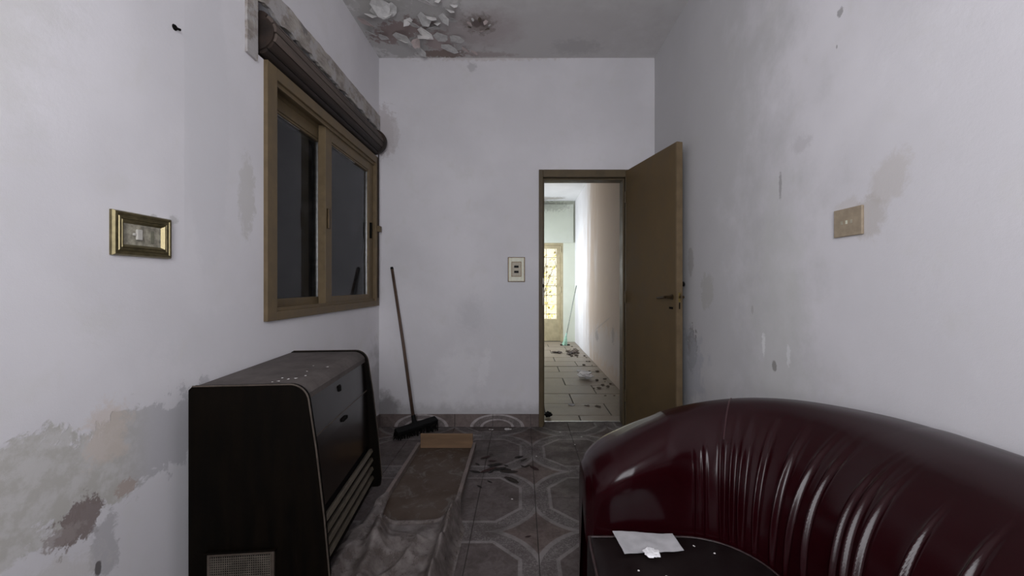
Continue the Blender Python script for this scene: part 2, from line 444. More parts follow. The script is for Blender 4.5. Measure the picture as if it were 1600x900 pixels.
WY0, WY1, WZ0, WZ1 = 1.84, 3.285, .98, 2.15          # window opening in the left wall
BY0, BZ1 = 1.775, 2.398                               # shutter box opening above it
LT = .26
m = MB()
m.box(XL - LT, XL, YR - WT, WY0, -.05, WZ1)
m.box(XL - LT, XL, YR - WT, BY0, WZ1, ZC)
m.box(XL - LT, XL, WY0, YB, -.05, WZ0)
m.box(XL - LT, XL, WY1, YB, WZ0, BZ1)
m.box(XL - LT, XL, BY0, YB, BZ1, ZC)
m.box(XL - LT, XL - .215, BY0, WY1, WZ1, BZ1)          # back of the shutter box
wl = struct('wall_left', m, M_left, 'white plaster wall with peeling damp stains on the window side', 'wall')
m = MB(); m.box(XR, XR + WT, YR - WT, YB + WT, -.05, ZC)
wr = struct('wall_right', m, M_right, 'white plaster wall behind the burgundy sofa', 'wall')
DX0, DX1, DZ = .139, .868, 2.072                      # door frame outer
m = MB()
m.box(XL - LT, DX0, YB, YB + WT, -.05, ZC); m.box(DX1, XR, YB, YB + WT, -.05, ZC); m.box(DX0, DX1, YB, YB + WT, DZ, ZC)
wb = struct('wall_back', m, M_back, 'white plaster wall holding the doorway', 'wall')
m = MB()
RX0, RX1, RZ0, RZ1 = -.72, .56, .94, 2.38
m.box(XL, RX0, YR - WT, YR, -.05, ZC); m.box(RX1, XR, YR - WT, YR, -.05, ZC)
m.box(RX0, RX1, YR - WT, YR, -.05, RZ0); m.box(RX0, RX1, YR - WT, YR, RZ1, ZC)
struct('wall_rear', m, M_plain, 'white plaster wall with a window, behind the viewer', 'wall')
m = MB(); m.box(XL - LT, XR + WT, YR - WT - .7, YB + WT, ZC, ZC + .18)  # overhang past the rear wall added as an unseen eave to block sun
ceil = struct('ceiling', m, M_ceil, 'grey stained ceiling with peeling paint over the window corner', 'ceiling')
m = MB(); m.box(XL - .02, XR + .02, YR - WT, YB + WT, -.06, -.006)
floor = struct('floor', m, M_grout, 'dirty patterned tile floor of the room', 'floor')
# rear window frame
rw = empty('window_3', (0, YR - .03, RZ0), label='plain window in the wall behind the viewer', cat='window', kind='structure')
m = MB(); fw = .06
m.box(RX0, RX1, -.03, .03, 0, fw, .004); m.box(RX0, RX1, -.03, .03, RZ1 - RZ0 - fw, RZ1 - RZ0, .004)
m.box(RX0, RX0 + fw, -.03, .03, fw, RZ1 - RZ0 - fw, .004); m.box(RX1 - fw, RX1, -.03, .03, fw, RZ1 - RZ0 - fw, .004)
m.box(-.08, -.02, -.03, .03, fw, RZ1 - RZ0 - fw, .004)
m.build('window_frame', M_wframe, rw)

# room floor tiles, each its own piece
tm = MB().box(-T / 2 + .0016, T / 2 - .0016, -T / 2 + .0016, T / 2 - .0016, -.012, 0, .0014).mesh('tile'); tm.materials.append(M_tile)
i0 = math.floor((XL - JX) / T); i1 = math.ceil((XR - JX) / T)
j0 = math.floor((YR - JY) / T); j1 = math.ceil((YB + .13 - JY) / T)
for i in range(i0, i1):
    for j in range(j0, j1):
        xa, xb = max(JX + i * T, XL), min(JX + (i + 1) * T, XR); ya, yb = max(JY + j * T, YR), min(JY + (j + 1) * T, YB + .13)
        if yb > YB:
            if xb <= DX0 + .03 or xa >= DX1 - .03: yb = YB
        if xb - xa < .03 or yb - ya < .03: continue
        full = xb - xa > T - .001 and yb - ya > T - .001
        if full: o = link('floor_tile', tm, None, floor)
        else:
            hx, hy = (xb - xa) / 2 - .0016, (yb - ya) / 2 - .0016
            o = MB().box(-hx, hx, -hy, hy, -.012, 0, .0014).build('floor_tile', M_tile, floor)
        o.location = ((xa + xb) / 2, (ya + yb) / 2, random.uniform(-.0012, .0006))
        o.rotation_euler = (random.uniform(-.002, .002), random.uniform(-.002, .002), 0)

# skirting: grout bed + pieces
def skirting(name, axis, a0, a1, fixed, sgn, label):
    bed = MB()
    if axis == 'x': bed.box(a0, a1, min(fixed, fixed + sgn * .004), max(fixed, fixed + sgn * .004), 0, .103)
    else: bed.box(min(fixed, fixed + sgn * .004), max(fixed, fixed + sgn * .004), a0, a1, 0, .103)
    b = struct(name, bed, M_grout, label, 'baseboard')
    p = a0
    off = JX if axis == 'x' else JY
    while p < a1 - .01:
        q = min(a1, off + (math.floor((p - off) / T + 1e-4) + 1) * T)
        if q - p > .02:
            t0, t1 = fixed + sgn * .002, fixed + sgn * .011
            mm = MB()
            if axis == 'x': mm.box(p + .0015, q - .0015, min(t0, t1), max(t0, t1), .002, .104, .0015)
            else: mm.box(min(t0, t1), max(t0, t1), p + .0015, q - .0015, .002, .104, .0015)
            mm.build('skirting_tile', M_skirt, b)
        p = q
skirting('baseboard_back', 'x', XL + .012, DX0, YB, -1, 'patterned tile skirting along the back wall left of the doorway')
skirting('baseboard_left', 'y', YR, YB, XL, 1, 'patterned tile skirting along the window wall')
skirting('baseboard_right', 'y', YR, YB, XR, -1, 'patterned tile skirting behind the burgundy sofa')

# ------------------------------------------------------------------ window on the left wall
wn = empty('window_1', (XL, WY0, WZ0), label='beige two-pane sliding window with a closed dark shutter behind', cat='window', kind='structure')
WW, WH = WY1 - WY0, WZ1 - WZ0
m = MB()
FX0, FX1 = -.13, .018
m.box(FX0, FX1, 0, .075, 0, WH, .003); m.box(FX0, FX1, WW - .07, WW, 0, WH, .003)
m.box(FX0, FX1, .075, WW - .07, 0, .042, .003); m.box(FX0, FX1, .075, WW - .07, WH - .055, WH, .003)
m.box(FX0, -.062, .075, WW - .07, .042, .05); m.box(-.066, -.058, .075, WW - .07, .042, .062); m.box(-.006, .004, .075, WW - .07, .042, .058, .001)
m.box(-.066, -.058, .075, WW - .07, WH - .075, WH - .055); m.box(-.006, .004, .075, WW - .07, WH - .075, WH - .055)
m.build('window_frame', M_wframe, wn)
def sash(y0, y1, xc, sl, sr, name='sash'):
    m = MB(); d = .022; z0, z1 = .05, WH - .06; rt = .075; rb = .045
    m.box(xc - d, xc + d, y0, y0 + sl, z0, z1, .003); m.box(xc - d, xc + d, y1 - sr, y1, z0, z1, .003)
    m.box(xc - d, xc + d, y0 + sl, y1 - sr, z0, z0 + rb, .003); m.box(xc - d, xc + d, y0 + sl, y1 - sr, z1 - rt, z1, .003)
    m.box(xc - d + .006, xc + d - .006, y0 + sl, y1 - sr, z1 - rt - .012, z1 - rt, .002)
    s = m.build(name, M_wframe, wn)
    p = MB().box(xc - .003, xc + .003, y0 + sl - .005, y1 - sr + .005, z0 + rb - .005, z1 - rt + .005).build('pane', M_glass, s)
    g = MB()
    for yy in (y0 + sl, y1 - sr): g.box(xc - .006, xc + .009, yy - .003, yy + .005, z0 + rb, z1 - rt - .012)
    g.box(xc - .006, xc + .009, y0 + sl, y0 + sl + (y1 - sr - y0 - sl) * .62, z1 - rt - .017, z1 - rt - .012)  # top bar added as a stand-in for a streak of light
    g.build('glazing_strip_and_light_streak', M_steel, s)
    return s
s1 = sash(.075, .70, -.084, .028, .055)               # far track
s2 = sash(.60, WW - .07, -.030, .080, .085)            # near track
MB().box(-.008, .004, .615, .640, .50, .62, .003).build('pull_handle', M_bronze, s2)
MB().box(-.01, .006, WW - .14, WW - .125, .52, .64, .003).build('latch', M_hole, s2)

# bare rim around the missing shutter box lid
tr = empty('trim_1', (XL, 1.715, 2.115), label='bare plaster and wood rim around the open shutter box', cat='trim', kind='structure')
def rough_board(y0, y1, z0, z1, t, seed, name='rim_board'):
    rows = []; ny = max(2, int((y1 - y0) / .014)); nz = max(2, int((z1 - z0) / .025))
    fr = []
    for i in range(nz + 1):
        row = []
        for j in range(ny + 1):
            yy = y0 + (y1 - y0) * j / ny; zz = z0 + (z1 - z0) * i / nz
            q = mnoise.noise(Vector((yy * 9, zz * 16, seed)))
            e = 0
            if i == 0: e = .020 * mnoise.noise(Vector((yy * 11, seed, 2.))) + .012 * mnoise.noise(Vector((yy * 31, seed, 4.)))
            if i == nz: e = .005 * mnoise.noise(Vector((yy * 14, seed, 5.)))
            row.append((t + .0035 * q, yy - 1.715, zz + e - 2.115))
        fr.append(row)
    mb = MB(); mb.grid(fr)
    back = [[(-.006, p[1], p[2]) for p in r] for r in fr]
    mb.grid([fr[0], back[0]]); mb.grid([fr[-1], back[-1]])
    mb.grid([[r[0] for r in fr], [r[0] for r in back]]); mb.grid([[r[-1] for r in fr], [r[-1] for r in back]])
    mb.build(name, M_rim, tr, merge=True)
rough_board(1.715, 3.322, 2.385, 2.500, .012, 1.)
rough_board(1.715, 1.782, 2.115, 2.385, .012, 3.)
rough_board(3.285, 3.322, 2.20, 2.385, .012, 4.)

# ------------------------------------------------------------------ roller shutter
rs = empty('roller_shutter', (XL - .024, BY0 + .045, 2.262), label='dark wooden roller shutter rolled on its drum over the window', cat='shutter')
RR = .092; RL = 3.245 - (BY0 + .045)
MB().cyl((0, .0, 0), (0, RL + .03, 0), RR - .012, n=24).build('drum', M_wood_dark, rs, smooth=False)
NS = 13
for i in range(NS):
    t0 = 2 * PI * (i + .06) / NS; t1 = 2 * PI * (i + .94) / NS
    prof = []
    rj = RR + random.uniform(-.004, .004)
    for q in range(5):
        t = t0 + (t1 - t0) * q / 4; prof.append((math.cos(t) * (rj + .003 * math.sin(PI * q / 4)), math.sin(t) * (rj + .003 * math.sin(PI * q / 4))))
    for q in range(4, -1, -1):
        t = t0 + (t1 - t0) * q / 4; prof.append((math.cos(t) * (RR - .014), math.sin(t) * (RR - .014)))
    MB().prism(prof, random.uniform(0, .012), RL - random.uniform(0, .012)).build('rolled_slat', M_wood_mid if i in (12, 0, 1) else M_wood_dark, rs)  # front slats paler: light catching the roll is painted in
MB().cyl((.012, RL - .005, .008), (.012, RL + .022, .008), .098, n=32).build('pulley_disc', M_wood_dark, rs)
# the let-down curtain behind the glass
sm = MB(); sh = .047
prof = [(-.010, 0), (-.004, .006), (-.002, sh * .5), (-.004, sh - .004), (-.010, sh - .001), (-.014, sh - .004), (-.012, sh * .5), (-.014, .006)]
sm.prism(prof, 0, WW - .02); smm = sm.mesh('curtain_slat'); smm.materials.append(M_slat)
zz = WZ0 + .01
while zz < 2.115:
    o = link('curtain_slat', smm, None, rs)
    o.location = (-.165 + .024 + random.uniform(-.0015, .0015), WY0 + .01 - (BY0 + .045), zz - 2.262); zz += sh + .0008
# strap and strap guide at the far end
m = MB(); m.box(.045, .048, RL + .0, RL + .02, -1.22 + .0, -.03); m.build('pull_strap', M_wood_dark, rs)
m = MB(); m.box(.026, .064, RL - .010, RL + .032, -.70, -.655, .003); m.build('strap_guide', M_wframe, rs)
m = MB(); m.box(.026, .043, RL - .012, RL + .034, -1.25, -.12, .002); m.build('guide_rail', M_bronze, rs)

# ------------------------------------------------------------------ doorway and open door
dr = empty('door_1', (DX0, YB, 0), label='open olive-beige flush door and its metal frame', cat='door', kind='structure')
DW = DX1 - DX0
m = MB(); fy0, fy1 = -.012, WT + .012
m.box(0, .034, fy0, fy1, 0, DZ, .003); m.box(DW - .032, DW, fy0, fy1, 0, DZ, .003); m.box(.034, DW - .032, fy0, fy1, DZ - .06, DZ, .003)
m.box(.034, .046, .035, fy1 - .02, 0, DZ - .06, .002); m.box(DW - .044, DW - .032, .035, fy1 - .02, 0, DZ - .06, .002); m.box(.046, DW - .044, .035, fy1 - .02, DZ - .072, DZ - .06, .002)
fo = m.build('door_frame', M_frame, dr)
MB().box(.033, .037, .002, .026, .98, 1.20, .001).build('strike_plate', M_steel, fo)
MB().box(.0325, .0385, .006, .02, 1.09, 1.125).build('strike_hole', M_hole, fo)
MB().box(.030, .042, -.02, -.008, 1.125, 1.15, .003).build('latch_tab', M_black, fo)
MB().box(.034, DW - .032, .118, .135, -.004, .0045, .002).build('threshold', M_steel, dr)
# leaf
hx, hy = .838, YB - .014
ang = math.atan2(.990 - .838, (YB - .014) - 2.632)     # opens toward the viewer
LW = math.hypot(.990 - .838, hy - 2.632)
leaf_m = MB().box(0, .040, -LW, 0, .008, 2.060, .0025).mesh('door_leaf')
leaf = link('door_leaf', leaf_m, M_olive, dr)
leaf.location = (hx - DX0, hy - YB, 0); leaf.rotation_euler = (0, 0, ang)
MB().box(-.0008, .0408, -LW - .0008, -LW + .014, .010, 2.058, .002).build('edge_lipping', simple('paler_edge_paint', (.17, .122, .07), .6, spec=.2, var=.15, vscale=12, obj=False), leaf)
hz = 1.065
m = MB(); ye = -LW + .055
m.cyl((-.004, ye, hz), (.0, ye, hz), .019, n=20); m.cyl((-.045, ye, hz), (0, ye, hz), .008)
m.tube([(-.042, ye, hz), (-.046, ye + .01, hz), (-.046, ye + .05, hz - .004), (-.044, ye + .105, hz - .008)], [.008, .009, .008, .007], 10)
m.build('lever_handle', M_bronze, leaf, smooth=False)
m = MB(); m.cyl((.040, ye, hz), (.044, ye, hz), .019, n=20); m.cyl((.040, ye, hz), (.082, ye, hz), .008)
m.tube([(.080, ye - .005, hz), (.084, ye + .01, hz), (.084, ye + .10, hz - .006)], .008, 10)
m.build('lever_handle', M_bronze, leaf)
m = MB(); m.box(-.003, .001, ye - .012, ye + .030, hz - .078, hz - .064, .002); m.build('key_escutcheon', M_hole, leaf)
m = MB(); m.box(.012, .026, -LW - .0022, -LW + .001, hz - .03, hz + .03, .001); m.build('latch_plate', M_brass, leaf)
MB().box(.014, .026, -LW - .010, -LW - .001, hz - .006, hz + .012, .002).build('latch_bolt', M_bronze, leaf)
MB().box(.015, .022, -LW - .003, -LW + .001, hz - .075, hz - .035).build('keyhole_slot', M_hole, leaf)
m = MB(); m.cyl((.040, -LW + .03, hz + .085), (.058, -LW + .03, hz + .085), .010); m.cyl((.058, -LW + .03, hz + .085), (.068, -LW + .03, hz + .085), .016)
m.build('bolt_knob', M_black, leaf)
for z in (.25, 1.05, 1.85):
    MB().cyl((-.003, .006, z - .045), (-.003, .006, z + .045), .007, n=10).build('hinge', M_frame, leaf)

# ------------------------------------------------------------------ corridor beyond
YE = 8.30; CZ = 2.83; CXL = -.30; Y0 = YB + WT
m = MB(); m.box(XR, XR + WT, Y0, YE + .2, -.05, ZC)
struct('wall_corridor_right', m, M_corr, 'soot-streaked white wall along the corridor seen through the doorway', 'wall')
OY0, OY1, OZ0, OZ1 = 6.80, 8.12, .30, 2.40
m = MB()
m.box(CXL - WT, CXL, Y0, OY0, -.05, ZC); m.box(CXL - WT, CXL, OY1, YE, -.05, ZC); m.box(CXL - WT, CXL, OY0, OY1, -.05, OZ0); m.box(CXL - WT, CXL, OY0, OY1, OZ1, ZC)
struct('wall_corridor_left', m, M_plain, 'corridor wall with a bright opening, hidden left of the doorway', 'wall')
EX0, EX1, EZ = -.06, .835, 1.99
m = MB(); m.box(CXL, EX0, YE, YE + .2, -.05, ZC); m.box(EX1, XR, YE, YE + .2, -.05, ZC); m.box(EX0, EX1, YE, YE + .2, EZ, ZC)
struct('wall_corridor_end', m, M_end, 'pale yellowish end wall of the corridor around the glazed door', 'wall')
m = MB(); m.box(CXL - WT, XR + WT, Y0, YE + .25, CZ, CZ + .15)
struct('ceiling_corridor', m, M_cceil, 'white ceiling of the corridor with dark cracks', 'ceiling')
m = MB(); m.box(CXL, 1.035, YE - .055, YE, 1.985, 2.755, .004)
struct('trim_2', m, plaster('lintel_plaster', (.62, .65, .57), patches_end), 'grey-green boxed lintel above the glazed corridor door', 'trim')
m = MB(); m.box(CXL, XR, Y0 - .02, YE + .2, -.06, -.007)
cf = struct('floor_corridor', m, M_grout, 'grey stone tile floor of the corridor', 'floor')
TL, TW = .58, .362; JY2 = 3.62
r = 0; y = Y0 - .0
ys = [Y0 - .02] + [JY2 + TW * k for k in range(0, 13)] + [YE]
for r in range(len(ys) - 1):
    ya, yb = ys[r], min(ys[r + 1], YE)
    if yb - ya < .03: continue
    x = .50 - 3 * TL + (0 if r % 2 == 0 else TL / 2)
    while x < XR:
        xa, xb = max(x, CXL), min(x + TL, XR); x += TL
        if xb - xa < .03: continue
        hx_, hy_ = (xb - xa) / 2 - .0055, (yb - ya) / 2 - .0055
        o = MB().box(-hx_, hx_, -hy_, hy_, -.014, 0, .0025).build('stone_tile', M_slab, cf)
        o.location = ((xa + xb) / 2, (ya + yb) / 2, random.uniform(-.002, .002)); o.rotation_euler = (random.uniform(-.003, .003), random.uniform(-.003, .003), 0)
# glazed end door
gd = empty('door_2', (EX0, YE, 0), label='cream glazed door with a wire grille at the end of the corridor', cat='door', kind='structure')
M_cream = simple('cream_door_paint', (.42, .36, .22), .5, var=.12, vscale=9, obj=False)
GW = EX1 - EX0
m = MB(); m.box(0, .05, 0, .09, 0, EZ, .004); m.box(GW - .05, GW, 0, .09, 0, EZ, .004); m.box(.05, GW - .05, 0, .09, EZ - .05, EZ, .004); m.build('door_frame', M_cream, gd)
m = MB(); gx0, gx1, gz0, gz1 = .165, GW - .128, .455, 1.875
m.box(.055, gx0, .02, .065, .015, EZ - .055, .003); m.box(gx1, GW - .055, .02, .065, .015, EZ - .055, .003)
m.box(gx0, gx1, .02, .065, gz1, EZ - .055, .003); m.box(gx0, gx1, .02, .065, .015, gz0, .003)
gl = m.build('door_leaf', M_cream, gd)
MB().box(gx0 - .003, gx1 + .003, .040, .045, gz0 - .003, gz1 + .003).build('pane', M_glass, gl)
for z in [gz0 + .19 * k + .1 for k in range(7)]:
    MB().cyl((gx0, .027, z), (gx1, .027, z), .0035, n=8).build('grille_bar', M_bronze, gl)
for x in [gx0 + .195 * k for k in range(1, 3)]:
    MB().cyl((x, .032, gz0), (x, .032, gz1), .0035, n=8).build('grille_bar', M_bronze, gl)
for z in (.30, 1.05, 1.86):
    MB().cyl((GW - .052, -.004, z - .06), (GW - .052, -.004, z + .06), .012, n=10).build('hinge', M_cream, gl)
MB().box(CXL, XR, YE - .012, YE, 0, .03, .003).build('debris_ledge', M_wood_dark, gd)

# yard behind the glazed door
m = MB(); m.box(-6, 6, YE + .2, YE + 5, -.2, -.06)
tag(m.build('ground_outside', simple('yard_soil', (.40, .33, .22), .9, var=.3, obj=False)), 'sunlit yard ground beyond the glazed door', 'ground', kind='structure')
m = MB(); m.box(-5, 5, YE + 3.2, YE + 3.35, -.06, 3.0)
tag(m.build('wall_yard', simple('cream_yard_wall', (.85, .79, .66), .9, var=.12, vscale=3, obj=False)), 'sunlit cream yard wall beyond the glazed door', 'wall', kind='structure')
def shrub(x, y, h, wd, label, seed, nl):
    rnd = random.Random(seed)
    t = empty('garden_shrub', (x, y, -.06), label=label, cat='shrub', group='shrubs outside the glazed door')
    st = MB(); lf = MB()
    for b in range(7):
        a = rnd.uniform(0, 2 * PI); R = rnd.uniform(.15, wd)
        p = [Vector((0, 0, 0)), Vector((math.cos(a) * R * .3, math.sin(a) * R * .3, h * .4)), Vector((math.cos(a) * R, math.sin(a) * R, h * rnd.uniform(.7, 1)))]
        st.tube(p, [.018, .012, .004], 6)
    for k in range(nl):
        a = rnd.uniform(0, 2 * PI); R = wd * math.sqrt(rnd.random()); zc = h * rnd.uniform(.12, 1.02)
        c = Vector((math.cos(a) * R, math.sin(a) * R, zc)); d = Vector((rnd.uniform(-1, 1), rnd.uniform(-1, 1), rnd.uniform(-.6, .6))).normalized()
        u = d.orthogonal().normalized(); L = rnd.uniform(.05, .10); W = L * .38
        n = d.cross(u) * L * .12
        lf.add([c, c + d * L * .5 + u * W + n, c + d * L, c + d * L * .5 - u * W + n], [(0, 1, 2), (0, 2, 3)])
    st.build('stem', M_wood_mid, t); k = NT('shrub_leaf'); oi = k.noise(3, 3, .5)
    k.setc(k.mix(k.ramp(oi, .35, .65), (.42, .38, .10), (.70, .58, .22))); k.setv('Roughness', .6)
    f = lf.build('foliage', k.m, t, fix=False); f['kind'] = 'stuff'
shrub(.30, YE + 1.35, 1.9, .50, 'yellow-green leafy shrub close behind the glazed door', 1, 230)
shrub(1.15, YE + 2.2, 2.4, .60, 'taller yellow-green shrub further back in the yard', 2, 230)

# ------------------------------------------------------------------ gas heater
HL, HH = .72, .815
ht = empty('gas_heater', (-1.080, 1.338, 0), math.radians(5.4), label='old dark brown gas space heater beside the window wall', cat='heater')
def heater_skin():
    k = NT('heater_brown_enamel'); v = k.objc(); g = k.noise(10, 6, .65, v, stretch=(3, 3, .35)); g2 = k.noise(60, 4, .6, v)
    c = k.mix(k.ramp(g, .35, .65), (.0016, .0011, .0006), (.004, .0024, .0012)); k.setc(c); k.setv('Roughness', k.ramp(g2, .3, .7, .5, .7)); k.setv('Specular IOR Level', .07); return k.m
M_heat = heater_skin()
def dusty():
    k = NT('dusty_brown_enamel'); v = k.objc(); n = k.noise(12, 7, .7, v); n2 = k.noise(4, 5, .6, v)
    c = k.mix(k.ramp(n, .3, .7), (.062, .050, .045), (.105, .089, .082)); c = k.mix(k.ramp(n2, .5, .75, 0, .6), c, (.035, .029, .026))
    k.setc(c); k.setv('Roughness', .7); return k.m
M_dusty = dusty()
M_gloss = simple('glossy_brown_front', (.006, .0036, .003), .2, var=.25, vscale=6, spec=.4)
M_slatm = simple('tarnished_metal_slat', (.115, .097, .072), .45, .3, var=.25, vscale=20)
M_edge = simple('pale_metal_edge', (.13, .105, .085), .4, .6, var=.2)
# side profile (x = depth from the wall, z)
def sideprof(dx=0.0, top=HH):
    p = [(0, .13), (0, top - .012), (.012, top)]
    cx, cz, r = .312 + dx, top - .062, .062
    for q in range(0, 9):
        t = PI / 2 - (PI / 2 - .10) * q / 8
        p.append((cx + r * math.cos(t), cz + r * math.sin(t)))
    p += [(.397 + dx, .60), (.424 + dx, .36), (.440 + dx, .17), (.436 + dx, .135), (.425 + dx, .13)]
    return p
def side(y0, y1):
    m = MB().prism(sideprof(), y0, y1); o = m.build('side_panel', M_heat, ht)
    e = MB(); ymid = y0 if y0 < .1 else y1
    e.tube([(x, ymid, z) for x, z in sideprof()[2:-2]], .0028, 6); e.build('edge_trim', M_edge, o)
    return o
sn = side(0, .018); sf = side(HL - .018, HL)
# top panel follows the rounded corner
P = sideprof(-.006, HH - .004)
m = MB(); top = [p for p in P[2:10]]
inn = [(x - .0, z - .02) for x, z in top[::-1]]
m.prism([(0.004, HH - .006)] + top + inn + [(.004, HH - .03)], .018, HL - .018); m.build('top_panel', M_dusty, ht)
MB().box(.004, .012, .018, HL - .018, .14, HH - .02).build('back_panel', M_heat, ht)
MB().box(.02, .40, .018, HL - .018, .14, .155).build('bottom_panel', M_heat, ht)
def fx(z):                       # front plane depth at height z
    pts = [(.13, .436), (.17, .440), (.36, .424), (.60, .397), (.753, .374), (.80, .36)]
    for (za, xa), (zb, xb) in zip(pts, pts[1:]):
        if za <= z <= zb: return xa + (xb - xa) * (z - za) / (zb - za)
    return pts[-1][1]
def rec(z): return max(0, (.78 - z) * .06)
def front(z0, z1, off, t, name, mat):
    n = 6; pr = [(fx(z0 + (z1 - z0) * i / n) + off - rec(z0 + (z1 - z0) * i / n), z0 + (z1 - z0) * i / n) for i in range(n + 1)]
    return MB().prism(pr + [(x - t, z) for x, z in pr[::-1]], .020, HL - .020).build(name, mat, ht)
u1 = front(.619, .782, -.014, .012, 'upper_front_panel', M_gloss)
u2 = front(.352, .613, -.014, .012, 'lower_front_panel', M_gloss)
for zc in (.616, .786):
    MB().box(fx(zc) - rec(zc) - .018, fx(zc) - rec(zc) - .0125, .020, HL - .02, zc - .002, zc + .002, .0008).build('panel_bead', M_edge, ht)
m = MB(); xh = fx(.72) - .014 - rec(.72)
m.add([(xh, .312, .733), (xh, .342, .733), (xh, .336, .705), (xh, .322, .705), (xh + .006, .318, .728), (xh + .006, .336, .728), (xh + .008, .334, .709), (xh + .008, .324, .709)],
      [(4, 5, 6, 7), (0, 1, 5, 4), (1, 2, 6, 5), (2, 3, 7, 6), (3, 0, 4, 7)])
m.build('pull_tab', M_hole, u1)
MB().box(fx(.585) - .015 - rec(.585), fx(.585) - .006 - rec(.585), .325, .380, .580, .594, .003).build('pull_tab', M_hole, u2)
MB().box(.30, fx(.2) - .07, .02, HL - .02, .16, .352).build('grille_back', M_hole, ht)
for i in range(4):
    zb = .315 - i * .045
    xx = fx(zb) - rec(zb) * .8
    mm = MB(); a = .30
    pr = [(xx - .018, zb - .006), (xx - .006, zb - .008), (xx - .003, zb - .006), (xx - .008, zb + .008), (xx - .012, zb + .009), (xx - .022, zb + .006)]
    mm.prism(pr, .022, HL - .022).build('grille_slat', M_slatm, ht)
# low vent on the near side
v = MB().box(.062, .268, -.010, .0, .135, .274, .002)
vent = v.build('side_vent', M_edge, ht)
MB().box(.072, .258, -.0108, -.009, .14, .264).build('vent_back', M_hole, vent)
M_mesh = simple('vent_wire', (.15, .13, .105), .5, .5, var=.2)
g = MB()
for i in range(28): x = .075 + i * .0067; g.box(x, x + .0026, -.0125, -.0108, .14, .264)
for i in range(16): z = .143 + i * .0076; g.box(.072, .258, -.0132, -.0115, z, z + .0026)
gg = g.build('wire_mesh', M_mesh, vent); gg['kind'] = 'stuff'
MB().box(.055, .275, -.016, 0, .274, .280, .0015).build('vent_hood', M_heat, vent)
for (x, y_) in ((.05, .06), (.29, .06), (.05, HL - .06), (.29, HL - .06)):
    MB().cyl((x, y_, 0.001), (x, y_, .14), .018, .024, 14).build('foot', M_black, ht)
# chips of wall paint lying on the heater
M_chip = simple('white_paint_chip', (.62, .60, .58), .8, var=.1)
def chip(name, x, y, z, r, label, cat, mat, group, seed, lift=.25, parent=None):
    rnd = random.Random(seed); n = rnd.randint(6, 8); pts = []
    for i in range(n):
        t = 2 * PI * i / n + rnd.uniform(-.25, .25); q = r * rnd.uniform(.55, 1.1); pts.append(Vector((math.cos(t) * q, math.sin(t) * q, 0)))
    ax = rnd.uniform(0, PI)
    for p in pts: p.z = abs(p.x * math.cos(ax) + p.y * math.sin(ax)) * lift + .0008
    th = max(.0006, r * .04)
    vs = [Vector((0, 0, .0005))] + pts; vs2 = [p + Vector((0, 0, th)) for p in vs]
    m = MB(); N = n + 1
    fs = [(0, 1 + (i + 1) % n, 1 + i) for i in range(n)] + [(N, N + 1 + i, N + 1 + (i + 1) % n) for i in range(n)] + [(1 + i, 1 + (i + 1) % n, N + 1 + (i + 1) % n, N + 1 + i) for i in range(n)]
    m.add(vs + vs2, fs); o = m.build(name, mat, parent); o.location = (x, y, z); o.rotation_euler = (0, 0, rnd.uniform(0, 6))
    if label: tag(o, label, cat, group)
    return o
hm = Matrix.Translation((-1.080, 1.338, 0)) @ Matrix.Rotation(math.radians(5.4), 4, 'Z')
for i, (x, y_, r_) in enumerate(((.25, .06, .006), (.27, .09, .005), (.29, .10, .007), (.235, .05, .004), (.305, .14, .005), (.28, .22, .005), (.26, .33, .005), (.325, .30, .0065), (.24, .11, .004))):
    p = hm @ Vector((x, y_, HH - .003)); chip('paint_chip', p.x, p.y, p.z, r_, 'tiny white paint chip fallen on the dusty heater top', 'paint chip', M_chip, 'paint chips on the heater top', 40 + i)

# ------------------------------------------------------------------ burgundy tub sofa
sofa = empty('tub_sofa', (.62, .64, 0), label='burgundy leather tub sofa with gathered curved back', cat='sofa')
SO = Vector((.62, .64, 0))
FXs, AY, BXs, YC, RA = .20, 1.185, .64, .64, .19       # seat front x, arm inner y, back inner x, centre y, corner radius
A_LEN = BXs - RA - FXs; ARC = RA * PI / 2; B_LEN = 2 * (AY - RA - YC)
S_TOT = 2 * A_LEN + 2 * ARC + B_LEN
def base(s):
    if s > S_TOT / 2:
        p, n = base(S_TOT - s); return Vector((p.x, 2 * YC - p.y, 0)), Vector((n.x, -n.y, 0))
    if s <= A_LEN: return Vector((FXs + s, AY, 0)), Vector((0, 1, 0))
    if s <= A_LEN + ARC:
        t = (s - A_LEN) / RA; return Vector((BXs - RA + RA * math.sin(t), AY - RA + RA * math.cos(t), 0)), Vector((math.sin(t), math.cos(t), 0))
    return Vector((BXs, AY - RA - (s - A_LEN - ARC), 0)), Vector((1, 0, 0))
def lerp_tab(tab, x):
    return sum(lerp_lin(tab, x + d_) * w_ for d_, w_ in ((-.05, .1), (-.03, .2), (-.012, .2), (.012, .2), (.03, .2), (.05, .1)))
def lerp_lin(tab, x):
    if x <= tab[0][0]: return tab[0][1]
    for (a, u), (b, v_) in zip(tab, tab[1:]):
        if x <= b:
            t = (x - a) / (b - a); return u + (v_ - u) * t
    return tab[-1][1]
HT = [(-.06, .560), (0, .612), (.05, .655), (.173, .712), (A_LEN, .738), (A_LEN + ARC * .27, .762), (A_LEN + ARC * .5, .784), (A_LEN + ARC, .802), (A_LEN + ARC + .15, .806)]
WS = [(0, .70), (A_LEN, .70), (A_LEN + ARC, 1.0)]
PROF_A = [(0, -.08), (.0, 0), (-.008, .20), (-.016, .42), (-.020, .62), (-.006, .79), (.036, .912), (.095, .980), (.155, 1.0), (.215, .982), (.272, .90), (.305, .72), (.312, .3), (.310, -.3), (.300, -.86)]
